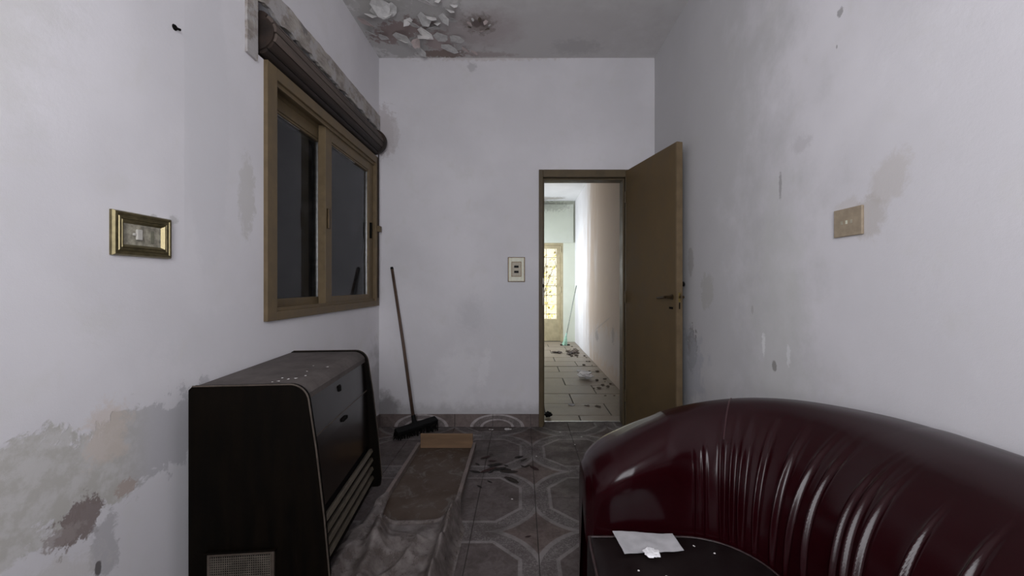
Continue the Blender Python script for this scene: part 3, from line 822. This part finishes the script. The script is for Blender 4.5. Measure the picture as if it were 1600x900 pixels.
PROF_B = [(0, -.08), (.0, 0), (.006, .16), (.026, .37), (.064, .58), (.122, .76), (.198, .90), (.275, .980), (.330, 1.0), (.370, .985), (.402, .90), (.415, .72), (.418, .3), (.414, -.3), (.405, -.86)]
def cr(P_, n):
    out = []
    for i in range(len(P_) - 1):
        p0, p1, p2, p3 = P_[max(i - 1, 0)], P_[i], P_[i + 1], P_[min(i + 2, len(P_) - 1)]
        for k in range(n):
            t = k / n
            out.append(tuple(.5 * ((2 * b) + (c - a) * t + (2 * a - 5 * b + 4 * c - d) * t * t + (-a + 3 * b - 3 * c + d) * t ** 3) for a, b, c, d in zip(p0, p1, p2, p3)))
    out.append(P_[-1]); return out
SPA, SPB = cr(PROF_A, 13), cr(PROF_B, 13); NP = len(SPA)
ZB = .405
rp = random.Random(11)
PLE = []
def ple(s_, a_, lean, top_, wd): PLE.append((s_, a_, lean, top_, wd))
C0 = A_LEN + ARC * .14; C1 = A_LEN + ARC
for f_, a_, top_, wd in ((.0, .8, .66, .0035), (.10, .9, .74, .0035), (.27, 1.1, .86, .004), (.36, 1.0, .90, .0035), (.44, 1.2, .90, .0045), (.58, 1.0, .92, .0035), (.76, 1.0, .92, .004), (.92, .9, .90, .0035)):
    ple(C0 + (C1 - C0) * f_, a_, -.035 * f_, top_, wd); ple(S_TOT - (C0 + (C1 - C0) * f_), a_, .035 * f_, top_, wd)
sp = C1 + .030
while sp < S_TOT - C1 - .02:
    ple(sp, rp.uniform(.7, 1.1), (rp.uniform(-.10, -.06) if sp < S_TOT / 2 else rp.uniform(-.02, .10)), rp.uniform(.74, .90), rp.uniform(.0032, .0048)); sp += rp.choice((.03, .085, .11, .14))
def sofa_pt(s, idx):
    sm_ = min(s, S_TOT - s); bl = min(1, max(0, (sm_ - A_LEN + .04) / (ARC * .8))); bl = bl * bl * (3 - 2 * bl)
    wn, q = (u_ + (v2_ - u_) * bl for u_, v2_ in zip(SPA[idx], SPB[idx]))
    P_, N_ = base(s); h = lerp_tab(HT, sm_); ws = lerp_tab(WS, sm_)
    e = .07; k = 1.
    if sm_ < e: k = .80 + .20 * math.sqrt(max(0, 1 - (1 - sm_ / e) ** 2))
    wc = .15
    wn2 = wc + (wn - wc) * k; z = ZB + (h - ZB) * q
    if q < 0: z = max(.06, ZB + (.40) * q)
    zc = .42
    if k < 1 and z > zc: z = zc + (z - zc) * (.88 + .12 * (k - .8) / .2)
    d = 0
    if idx < 113 and q > 0:                       # inner face: gathers
        fade = max(0., math.sin(PI * min(1, max(0, (q - .02) / .93)))) ** .7
        for (s0, a_, lean, top_, wd) in PLE:
            c0 = s0 + lean * (q - .3); x_ = (s - c0)
            if abs(x_) > .05: continue
            tf = 1 / (1 + math.exp((q - top_) * 22))
            d += fade * tf * a_ * (.0070 * math.exp(-(x_ / wd) ** 2) - .0062 * math.exp(-((x_ - wd * 2.2) / (wd * 1.4)) ** 2) + .002 * math.exp(-(x_ / (wd * 5)) ** 2))
    fb = math.sqrt(max(0, 1 - (1 - min(sm_, .11) / .11) ** 2)) if sm_ < .11 else max(0, 1 - ((sm_ - .11) / .24)) ** 1.15
    bul = .038 * fb * math.exp(-((q - .80) / .36) ** 2) if idx < 113 else 0
    d += bul
    und = .004 * mnoise.noise(Vector((P_.x * 5, P_.y * 5, z * 4)))
    return Vector((P_.x, P_.y, 0)) + N_ * (wn2 * ws - d - und) + Vector((0, 0, z)) - SO
def sofa_strip(s0, s1, name, cap=None):
    cols = []; s = s0
    while s < s1 - 1e-6:
        cols.append(s)
        inarc = A_LEN - .01 < min(s, S_TOT - s) < A_LEN + ARC
        sm_ = min(s, S_TOT - s)
        s += .0013 if inarc else (.004 if sm_ < .06 else (.0018 if sm_ > A_LEN else .008))
    cols.append(s1)
    rows = [[sofa_pt(s, i) for i in range(NP)] for s in cols]
    m = MB(); m.grid(rows)
    if cap is not None:
        r = rows[cap]; c = sum(r, Vector()) / len(r); nx = Vector((-.012, 0, 0))
        r2 = [c + (p - c) * .93 + nx * .7 for p in r]; r3 = [c + (p - c) * .7 + nx for p in r]
        m.grid([r, r2, r3]); m.add(r3 + [c + nx], [(i, i + 1, len(r3)) for i in range(len(r3) - 1)])
    o = m.build(name, M_leather, sofa, smooth=True, merge=True); return o
SEAM = A_LEN + ARC * .37
ar1 = sofa_strip(0, SEAM, 'arm', 0)
bk = sofa_strip(SEAM, S_TOT - SEAM, 'backrest')
ar2 = sofa_strip(S_TOT - SEAM, S_TOT, 'arm', -1)
for s_, o_ in ((SEAM, ar1), (S_TOT - SEAM, ar2)):
    pts = [sofa_pt(s_, i) for i in range(66, 126)]
    MB().tube(pts, .0022, 6).build('seam', M_piping if False else simple('seam_thread', (.04, .012, .015), .4, var=.2), o_)
# seat
out = []
ns = 70
for i in range(ns + 1):
    s = S_TOT * i / ns; p, n = base(s); out.append(p - n * .004)
o1, o0 = out[-1], out[0]
out = [Vector((FXs - .012, o0.y, 0))] + out + [Vector((FXs - .012, o1.y, 0))]
for i in range(1, 24): out.append(Vector((FXs - .012 - .012 * math.sin(PI * i / 24), o1.y + (o0.y - o1.y) * i / 24, 0)))
cen = Vector((.42, YC, 0))
def ring(k_, z, wob=0):
    r = []
    for p in out:
        d = p - cen; L = d.length; off = (1 - k_)
        q = cen + d * k_; r.append(Vector((q.x, q.y, z + wob * mnoise.noise(Vector((q.x * 9, q.y * 9, 1))))) - SO)
    return r
def rings(spec, name, mat, par, close=True):
    R = [ring(*a) for a in spec]; n = len(R[0]); m = MB()
    vs = [p for r in R for p in r]; fs = []
    for i in range(len(R) - 1):
        for j in range(n): fs.append((i * n + j, i * n + (j + 1) % n, (i + 1) * n + (j + 1) % n, (i + 1) * n + j))
    m.add(vs, fs)
    if close: m.add(R[-1], [tuple(range(n))])
    return m.build(name, mat, par, smooth=True, merge=True)
seat = rings([(.985, .20), (1.0, .22), (1.003, .30), (1.0, .40), (.992, .420), (.975, .431), (.94, .436, .003), (.85, .439, .004), (.7, .441, .004), (.5, .443, .004), (.3, .444, .002), (.1, .444)], 'seat_cushion', M_seat, sofa)
MB().tube(ring(.985, .428), .0045, 6, closed=True).build('piping', M_piping, seat, smooth=True)
rings([(.96, .06), (.975, .07), (.975, .20)], 'seat_base', M_seat, sofa)
for (x, y_) in ((.27, 1.10), (.27, .18), (.92, 1.16), (.92, .12)):
    MB().cyl((x - SO.x, y_ - SO.y, .001), (x - SO.x, y_ - SO.y, .065), .018, .026, 14).build('foot', M_black, sofa)

# paper on the seat
M_paper = simple('faded_paper', (.42, .41, .42), .85, var=.10, vscale=25)
M_paper2 = simple('white_tissue', (.82, .81, .82), .9, var=.05)
c4 = [(.256, 1.166), (.420, 1.150), (.424, 1.078), (.266, 1.066)]
rows = []
for i in range(13):
    row = []
    for j in range(19):
        u, v_ = j / 18, i / 12
        a = Vector(c4[0]).lerp(Vector(c4[1]), u); b = Vector(c4[3]).lerp(Vector(c4[2]), u); p = a.lerp(b, v_)
        z = .4505 + .0028 * mnoise.noise(Vector((p.x * 30, p.y * 30, 3))) + .004 * max(0, u - .8) * (1 - v_) * 3
        row.append((p.x - .34, p.y - 1.12, z - .4475))
    rows.append(row)
pm = MB().grid(rows); pm.grid([[(x, y_, z - .0006) for x, y_, z in r] for r in rows])
po = pm.build('paper_sheet', M_paper, fix=False, smooth=True); po.location = (.34, 1.12, .4475)
tag(po, 'grey-white sheet of paper lying on the sofa seat', 'paper')
def crumple(name, loc, r, mat, seed, flat=.4):
    bm = bmesh.new(); bmesh.ops.create_icosphere(bm, subdivisions=3, radius=r)
    for v in bm.verts:
        q = v.co.normalized(); k_ = 1 + .55 * mnoise.noise(q * 2.1 + Vector((seed, 0, 0))) + .25 * mnoise.noise(q * 5 + Vector((seed, 3, 0)))
        v.co *= k_; v.co.z = v.co.z * flat
    zmin = min(v.co.z for v in bm.verts)
    for v in bm.verts: v.co.z -= zmin
    me = bpy.data.meshes.new(name); bm.to_mesh(me); bm.free(); o = link(name, me, mat); o.location = loc; return o
tag(crumple('torn_tissue', (.334, 1.060, .4545), .018, M_paper2, 4., .18), 'small torn white tissue scrap at the edge of the grey paper', 'tissue')
for i, (x, y_) in enumerate(((.46, 1.10), (.285, 1.005), (.345, .985), (.50, 1.07))):
    chip('paint_chip', x, y_, .4475, .0035, 'tiny white paint chip lying on the dark sofa seat', 'paint chip', M_chip, 'paint chips on the sofa seat', 70 + i)

# ------------------------------------------------------------------ switches and plates
def ring_plate(name, W, H, bw, th, mat, parent, inner_drop):   # bevelled rectangular bezel in local (x right, z up, -y out)
    m = MB(); ox, oz = W / 2, H / 2; prof = [(0, 0), (.0, -th * .55), (.0035, -th), (bw * .28, -th), (bw * .33, -th * .86), (bw * .42, -th * .86), (bw * .47, -th), (bw * .62, -th), (bw * .67, -th * .88), (bw * .72, -th), (bw * .8, -th), (bw, -inner_drop), (bw, 0)]
    R = []
    for d, yy in prof: R.append([(-ox + d, yy, -oz + d), (ox - d, yy, -oz + d), (ox - d, yy, oz - d), (-ox + d, yy, oz - d)])
    vs = [p for r in R for p in r]; fs = []
    for i in range(len(R) - 1):
        for j in range(4): fs.append((i * 4 + j, i * 4 + (j + 1) % 4, (i + 1) * 4 + (j + 1) % 4, (i + 1) * 4 + j))
    m.add(vs, fs); return m.build(name, mat, parent)
M_ivory = simple('aged_ivory_plastic', (.42, .38, .29), .5, var=.12, vscale=40)
M_ivory2 = simple('yellowed_cream_plastic', (.68, .68, .55), .45, var=.06, vscale=40)
M_ivory3 = simple('grubby_white_rocker', (.52, .50, .45), .5, var=.1)
M_beige = simple('beige_plate', (.36, .29, .205), .6, var=.12, vscale=40)
M_dirty = simple('dirty_ivory_plastic', (.30, .28, .22), .6, var=.4, vscale=60)
# brass framed switch on the left wall (faces +x)
s_ = empty('wall_switch', (XL, 1.247, 1.293), PI / 2, label='brass-framed light switch on the window wall', cat='switch')
M_bras2 = simple('aged_brass_bezel', (.19, .16, .085), .36, .8, var=.2, vscale=50)
ring_plate('bezel', .192, .128, .034, .014, M_bras2, s_, .004)
MB().box(-.064, .064, -.005, -.0005, -.032, .032).build('module_plate', M_dirty, s_)
MB().box(-.024, -.006, -.0125, -.005, -.015, .017, .003).build('rocker', M_ivory3, s_)
MB().box(-.033, -.024, -.010, -.005, -.003, .005, .002).build('rocker_stub', M_ivory3, s_)
MB().box(.026, .038, -.0065, -.005, -.02, .018, .001).build('blank_slot', simple('grimy_slot', (.17, .165, .12), .7, var=.3), s_)
# framed switch on the back wall by the door (faces -y)
s2_ = empty('wall_switch', (-.042, YB, 1.268), 0, label='cream double wall switch on the back wall beside the doorway', cat='switch')
MB().box(-.069, .069, -.006, 0, -.100, .100, .003).build('back_plate', M_bronze, s2_)
m = MB(); m.box(-.062, -.040, -.014, -.005, -.094, .094, .003); m.box(.040, .062, -.014, -.005, -.094, .094, .003); m.box(-.040, .040, -.014, -.005, .062, .094, .003); m.box(-.040, .040, -.014, -.005, -.094, -.058, .003)
m.build('bezel', M_ivory2, s2_)
MB().box(-.036, .036, -.010, -.005, -.054, .058, .002).build('module_plate', M_ivory, s2_)
for z in (.024, -.018):
    MB().box(-.018, .018, -.013, -.009, z - .010, z + .008, .002).build('rocker', M_black, s2_)
# blank plate on the right wall (faces -x)
s3_ = empty('outlet_plate', (XR, 1.350, 1.350), -PI / 2, label='beige outlet plate on the right wall in a bare patch', cat='outlet')
MB().box(-.058, .058, -.009, 0, -.046, .046, .003).build('face_plate', M_beige, s3_)
for x in (-.022, -.002, .018):
    MB().box(x - .004, x + .004, -.0098, -.0085, -.006, .006, .001).build('screw_cover' if x == -.002 else 'socket_slot', M_ivory2 if x == -.002 else M_ivory, s3_)
# nail plug high on the left wall
nl = MB().cyl((0, 0, 0), (.016, .004, -.006), .004, n=10); nl.cyl((.0, 0, 0), (.004, 0, 0), .0105, .008, n=9)
o = nl.build('wall_plug', M_hole); o.location = (XL, 1.368, 1.998); tag(o, 'black nail plug high on the window wall', 'nail')

# ------------------------------------------------------------------ broom leaning in the corner
br = empty('push_broom', (-.81, 3.175, 0), label='old broom with a brown stick and black bristle head in the corner', cat='broom')
hd = Vector((-.94 + .81, 3.055 - 3.175, 0)); he = Vector((-.685 + .81, 3.285 - 3.175, 0)); ax = (he - hd).normalized()
Mz = Matrix.Translation((hd + he).to_3d() * .5) @ Matrix.Rotation(math.atan2(ax.y, ax.x), 4, 'Z') @ Matrix.Rotation(-.07, 4, 'Y') @ Matrix.Rotation(.35, 4, 'X')
MB().box(-.17, .17, -.030, .030, .062, .092, .008, Mz).build('head', M_black, br)
bz = MB(); rb = random.Random(5)
for i in range(30):
    for j in range(5):
        x = -.165 + .33 * i / 29; y_ = -.024 + .012 * j
        p = Mz @ Vector((x, y_, .066)); q = Mz @ Vector((x + rb.uniform(-.02, .02), y_ * 1.8 + rb.uniform(-.015, .015), rb.uniform(.0, .014))); q.z = max(q.z, .002)
        bz.cyl(p, q, .0055, .003, 5)
b_ = bz.build('bristles', M_hole, br); b_['kind'] = 'stuff'
M_stick = simple('brown_broom_stick', (.085, .05, .033), .6, var=.3, vscale=8)
MB().tube([Vector((-.825 + .81, 3.178 - 3.175, .06)), Vector((-.93 + .81, 3.245 - 3.175, .68)), Vector((-1.040 + .81, 3.312 - 3.175, 1.275))], [.0125, .0115, .011], 12).build('stick', M_stick, br, smooth=True)
MB().cyl((-1.040 + .81, 3.312 - 3.175, 1.27), (-1.0425 + .81, 3.3135 - 3.175, 1.288), .013, .010, 12).build('stick_cap', M_black, br)
MB().cyl((-.823 + .81, 3.176 - 3.175, .075), (-.836 + .81, 3.185 - 3.175, .14), .019, .016, 12).build('socket', M_black, br)

# ------------------------------------------------------------------ shallow wooden box wrapped in plastic
def box_in():
    k = NT('stained_hardboard'); v = k.objc(); n = k.noise(4, 6, .6, v); n2 = k.noise(11, 7, .75, v, dist=1.)
    c = k.mix(k.ramp(n, .35, .65), (.060, .038, .026), (.085, .062, .048)); c = k.mix(k.ramp(n2, .50, .66, 0, .6), c, (.17, .155, .145)); k.setc(c); k.setv('Roughness', .6); k.setv('Specular IOR Level', .25); return k.m
M_hard = box_in(); M_end_w = simple('bare_pine_end', (.19, .112, .06), .65, var=.25, vscale=8, stretch=(.3, 1, 2))
M_sidew = simple('dusty_box_side', (.15, .118, .105), .6, var=.3, vscale=14)
bx = empty('wooden_drawer', (-.52, 2.20, 0), label='long shallow wooden drawer on the floor, half under plastic', cat='drawer')
xl, xr, ya, yb = -.715, -.325, 1.42, 2.875
def L(x0, x1, y0, y1, z0, z1, b=.002): return MB().box(x0 + .52, x1 + .52, y0 - 2.2, y1 - 2.2, z0, z1, b)
L(xl, xr, ya, yb, .002, .014).build('bottom_board', M_hard, bx)
L(xl + .014, xr - .014, yb - .014, yb, .014, .112).build('end_board', M_end_w, bx)
L(xl + .014, xr - .014, ya, ya + .014, .014, .046).build('end_board', M_end_w, bx)
L(xl - .008, xl + .014, ya, yb, .014, .048).build('side_board', M_sidew, bx)
L(xr - .014, xr + .008, ya, yb, .014, .048).build('side_board', M_sidew, bx)

def plastic():
    k = NT('dusty_plastic_film'); n = k.noise(16, 6, .7); 
    k.setc(k.mix(k.ramp(n, .3, .7), (.145, .120, .110), (.225, .198, .188))); k.setv('Roughness', .28); k.setv('Specular IOR Level', .5)
    tr = k.n('ShaderNodeBsdfTransparent'); tr.inputs[0].default_value = (.9, .87, .85, 1)
    ms = k.n('ShaderNodeMixShader'); k.l(k.ramp(n, .3, .75, .50, .86), ms.inputs[0]); k.l(tr.outputs[0], ms.inputs[1]); k.l(k.b.outputs[0], ms.inputs[2]); k.l(ms.outputs[0], k.out.inputs['Surface'])
    k.bump(k.noise(20, 3, .5), .12, .004)
    return k.m
M_film = plastic()
def heat_front(y): return -.632 - (y - 1.38) * .095 if y < 2.06 else -.83
def film_h(x, y):
    V = lambda f, q: mnoise.noise(Vector((x * f, y * f, q)))
    def ridge(f, q, ang_): 
        c_, s2 = math.cos(ang_), math.sin(ang_); a_ = (x * c_ + y * s2) * f + .5 * V(3, q); b_ = (-x * s2 + y * c_) * f * .35
        return max(0., 1 - abs(mnoise.noise(Vector((a_, b_, q)))) * 2.6) ** 2
    xlr = max(xl, heat_front(y) + .055)
    near = 1 / (1 + math.exp((y - 2.02) / .05))
    dl, dr_ = (x - xlr + .025 * V(4, 7)), (x - xr + .025 * V(4, 8))
    wl_ = math.exp(-(dl / .035) ** 2); wr_ = math.exp(-(dr_ / .032) ** 2)
    z = .018 + .036 * max(math.exp(-((x - xl) / .028) ** 2), math.exp(-((x - xr) / .028) ** 2))
    z += near * (.060 * wl_ * (1 + .7 * V(7, 5)) + .055 * wr_ * (1 + .7 * V(7, 6)))
    z += near * (.032 * ridge(3.2, 1., .5) + .022 * ridge(5, 2., -.6) + .008 * ridge(8, 3., 1.3)) + .002 * V(14, 4)
    if x > xr: z *= max(.12, 1 - (x - xr) / .07)
    return max(z, .008)
rows = []; nx, ny = 130, 150
for j in range(ny + 1):
    row = []
    for i in range(nx + 1):
        u = i / nx; x = -.762 + .497 * u
        ytop = 1.935 + .03 * mnoise.noise(Vector((x * 12, 1, 0))) + .24 * math.exp(-((x - xl - .01) / .030) ** 2) + .24 * math.exp(-((x - xr) / .028) ** 2)
        if x < xl - .03: ytop = min(ytop, 2.10 + (x - xl) * 1.5 + .03 * mnoise.noise(Vector((x * 20, 5, 0))))
        y_ = 1.05 + (ytop - 1.05) * j / ny
        lo = heat_front(y_) + .010
        x2 = x
        z = film_h(x2, y_)
        if x2 < lo + .012: z = min(z, .085 + .02 * mnoise.noise(Vector((x2 * 12, y_ * 12, 2))))
        if j > ny - 5 and xl + .03 < x < xr - .03: z += .012 * math.sin(PI * (j - ny + 5) / 5)
        row.append((x2 + .52, y_ - 1.6, z))
    rows.append(row)
fo_ = MB().grid(rows).build('plastic_sheet', M_film, smooth=True, fix=False); fo_.location = (-.52, 1.6, 0)
tag(fo_, 'crumpled translucent dusty plastic sheet over the near end of the drawer', 'plastic sheet')

# ------------------------------------------------------------------ litter on the room floor
M_lf = [simple('dry_leaf_a', (.012, .008, .006), .9, var=.4), simple('dry_leaf_b', (.028, .008, .007), .9, var=.4), simple('dry_leaf_c', (.018, .012, .008), .9, var=.4)]
def leaf_obj(x, y, z, L_, rz, mat, label, group, curl=.5):
    rows = []
    for i in range(5):
        row = []
        for j in range(3):
            u = i / 4; v_ = j - 1
            wdt = L_ * .17 * math.sin(PI * (.06 + .88 * u))
            row.append((-L_ / 2 + L_ * u, v_ * wdt, .001 + abs(v_) * wdt * curl * .6 + L_ * .08 * abs(u - .5)))
        rows.append(row)
    m = MB().grid(rows); m.grid([[(a, b, c + .0008) for a, b, c in r] for r in rows])
    o = m.build('dry_leaf', mat, fix=False); o.location = (x, y, z); o.rotation_euler = (0, 0, rz)
    zmin = min(v.co.z for v in o.data.vertices)
    o.location.z = z - zmin + .0005
    return tag(o, label, 'leaf', group)
rl = random.Random(21)
for i in range(26):
    x = rl.gauss(-.11, .11); y_ = rl.gauss(2.58, .12)
    if x < -.30: x = -.30 + rl.random() * .1
    lk = rl.randrange(3)
    leaf_obj(x, min(y_, 3.2), .0, rl.uniform(.03, .11), rl.uniform(-.9, .9), M_lf[lk], ('blackish dry leaf in the litter on the floor right of the drawer', 'reddish dry leaf in the litter on the floor right of the drawer', 'brown dry leaf in the litter on the floor right of the drawer')[lk], 'dry leaves beside the drawer', rl.uniform(.1, .7))
leaf_obj(-.30 + .33, 1.885 - .01, 0, .03, .3, M_lf[1], 'single small reddish leaf on the star of the floor pattern', None)
for i, (x, y_, r_) in enumerate(((-.25, 3.26, .010), (-.23, 3.255, .012), (-.09, 3.265, .015), (.30, 3.2, .008), (.45, 3.1, .007), (-.05, 2.2, .006), (.1, 2.75, .007), (.38, 2.95, .008), (.42, 2.35, .006))):
    chip('plaster_chip', x, y_, .001, r_, 'small pale plaster chip on the room floor tiles', 'plaster chip', M_chip, 'plaster chips on the room floor', 90 + i)
chip('plaster_chip', -.115, 3.262, .001, .028, 'largest pale plaster chip on the floor against the back skirting', 'plaster chip', M_chip, None, 120, .1)

# ------------------------------------------------------------------ corridor litter
tag(crumple('crumpled_paper', (.775, 5.02, .003), .085, M_paper2, 2., .42), 'crumpled white paper on the corridor floor', 'paper')
c_ = chip('plaster_flake', .80, 5.45, .002, .075, 'pale flat plaster flake behind the crumpled paper in the corridor', 'plaster flake', M_paper, None, 150, .15)
M_rub = simple('brown_rubble', (.11, .085, .065), .9, var=.4)
rr = random.Random(31)
for i in range(34):
    y_ = rr.uniform(4.2, 7.9); x = 1.03 - abs(rr.gauss(0, .10)) - (0.10 if y_ > 6.5 else 0) * rr.random()
    o = crumple('rubble_bit', (x, y_, .001), rr.uniform(.008, .022), M_rub, i * 1.7, .4)
    tag(o, 'brown rubble bit along the foot of the corridor wall', 'rubble', 'rubble along the corridor wall')
for i, (x, y_, r_) in enumerate(((.80, 7.0, .05), (.86, 6.85, .06), (.92, 7.05, .05), (.78, 6.75, .04), (.88, 6.65, .035), (.62, 6.9, .05), (.55, 6.95, .04))):
    tag(crumple('rubble_bit', (x, y_, .001), r_, M_wood_mid if i % 2 else M_rub, 60 + i * 2.3, .3), 'dark rubble lump on the far corridor floor before the mop', 'rubble', 'rubble at the far end of the corridor')
for i, (x, y_, r_) in enumerate(((.475, 3.93, .05), (.62, 3.90, .03), (.72, 3.88, .035))):
    chip('plaster_flake', x, y_, .002, r_, 'thin grey flake on the corridor floor near the threshold', 'plaster flake', M_rub if i else M_paper, 'flakes near the threshold', 160 + i, .15)
tag(crumple('dirt_clump', (.232, 3.56, .001), .028, M_black, 9., .8), 'black dirt clump at the foot of the left door jamb', 'dirt')
# mop in the far corner
mp = empty('floor_mop', (.82, 7.80, 0), label='mop with a pale stick and mint-green head at the corridor end', cat='mop')
M_mint = simple('mint_green_fibre', (.36, .58, .45), .8, var=.25, vscale=40)
MB().tube([(.0, 0, .05), (.105, .07, .55), (.235, .145, 1.13)], .011, 10).build('stick', simple('pale_green_stick', (.30, .33, .28), .5, var=.15), mp, smooth=True)
m = MB(); rm = random.Random(3)
for i in range(46):
    a = rm.uniform(0, 2 * PI); R = rm.uniform(.015, .045)
    m.tube([(.018 + .01 * math.cos(a), .008 * math.sin(a), .17), (.01 + R * .6 * math.cos(a), R * .6 * math.sin(a), .09), (R * 1.2 * math.cos(a) - .01, R * math.sin(a), .006)], [.008, .010, .007], 5)
q_ = m.build('mop_strands', M_mint, mp); q_['kind'] = 'stuff'
MB().cyl((.012, .006, .14), (.03, .018, .23), .022, .015, 12).build('socket', simple('mint_socket', (.42, .62, .52), .5, var=.1), mp)
MB().box(-.09, .09, -.03, .03, .002, .02, .004).build('mop_plate', M_black, mp)

# ------------------------------------------------------------------ peeling paint on the ceiling and walls
M_flake = simple('peeling_paint_light', (.80, .78, .76), .8, var=.08)
M_flake2 = simple('peeling_paint_grey', (.58, .57, .555), .85, var=.15)
M_flake3 = simple('peeling_paint_pink', (.56, .47, .45), .85, var=.1)
def flake(x, y, r, ang_, tilt, mat, seed, parent=ceil, zc=ZC):
    rnd = random.Random(seed); n = rnd.randint(5, 7); pts = []
    for i in range(n):
        t = 2 * PI * i / n + rnd.uniform(-.3, .3); q = r * rnd.uniform(.7, 1.15); pts.append(Vector((math.cos(t) * q + r * .9, math.sin(t) * q * .8, 0)))
    Rm = Matrix.Rotation(ang_, 4, 'Z')
    vs = []
    for p in [Vector((r * .9, 0, 0))] + pts:
        xx = max(p.x, -.01); th = tilt * (0.4 + .6 * min(1, xx / (1.9 * r)))
        q = Vector((xx * math.cos(th), p.y, -abs(xx) * math.sin(th) - .0008)); vs.append(Rm @ q)
    v2 = [v - Vector((0, 0, .0018)) for v in vs]; N = n + 1; m = MB()
    fs = [(0, 1 + i, 1 + (i + 1) % n) for i in range(n)] + [(N, N + 1 + (i + 1) % n, N + 1 + i) for i in range(n)] + [(1 + i, N + 1 + i, N + 1 + (i + 1) % n, 1 + (i + 1) % n) for i in range(n)]
    m.add(vs + v2, fs); o = m.build('paint_flake', mat, parent); o.location = (x, y, zc); return o
FL = [  # x, y, r, direction, hang, material
    (-1.12, 2.86, .055, -.4, .5, M_flake3), (-1.02, 2.80, .050, -1.2, .7, M_flake), (-1.12, 3.00, .050, -.8, .5, M_flake2), (-1.05, 3.06, .055, -.7, .35, M_flake2),
    (-.95, 3.02, .065, .2, .35, M_flake2), (-.90, 3.10, .05, -1.0, .6, M_flake), (-.86, 3.18, .05, -.4, .4, M_flake2), (-.82, 3.17, .045, .6, .5, M_flake2),
    (-.88, 2.78, .045, -1.8, .9, M_flake), (-.80, 2.90, .055, -.5, .45, M_flake2), (-.74, 2.95, .05, .4, .5, M_flake), (-.72, 3.04, .050, -1.4, .7, M_flake),
    (-.66, 3.02, .06, .1, .25, M_flake2), (-.70, 2.78, .05, 1.0, .4, M_flake2), (-.62, 2.82, .04, -1.3, .8, M_flake), (-.58, 2.88, .028, -1.6, .9, M_flake),
    (-.56, 2.78, .04, .8, .5, M_flake2), (-.48, 2.75, .035, -1.2, .8, M_flake), (-.50, 2.86, .04, -.9, .4, M_flake2), (-.44, 2.70, .03, -1.5, .8, M_flake),
    (-.62, 3.15, .06, .3, .2, M_flake2), (-.46, 3.19, .035, -.2, .6, M_flake3), (-.40, 3.22, .03, .2, .5, M_flake3), (-.78, 3.06, .04, 2.0, .5, M_flake3),
    (-1.0, 2.70, .06, .5, .4, M_flake2), (-.84, 2.68, .05, 2.2, .5, M_flake2), (-.66, 2.66, .05, -.5, .5, M_flake), (-.52, 2.64, .03, -1.8, .9, M_flake), (-.92, 2.62, .06, 1.5, .5, M_flake2),
    (-.60, 2.96, .045, -2.0, .4, M_flake2), (-.54, 3.06, .05, .0, .2, M_flake2), (-.76, 2.84, .03, 2.7, .6, M_flake)]
for i, f in enumerate(FL): flake(f[0], f[1], f[2] * 1.25, *f[3:], 200 + i)
# crumbled crater with a few bits round it
for i in range(9):
    a = i * .7; flake(-.30 + .085 * math.cos(a), 2.90 + .08 * math.sin(a), .012 + .006 * (i % 3), a + PI, .5, (M_flake2, M_rub, M_flake3)[i % 3], 300 + i)
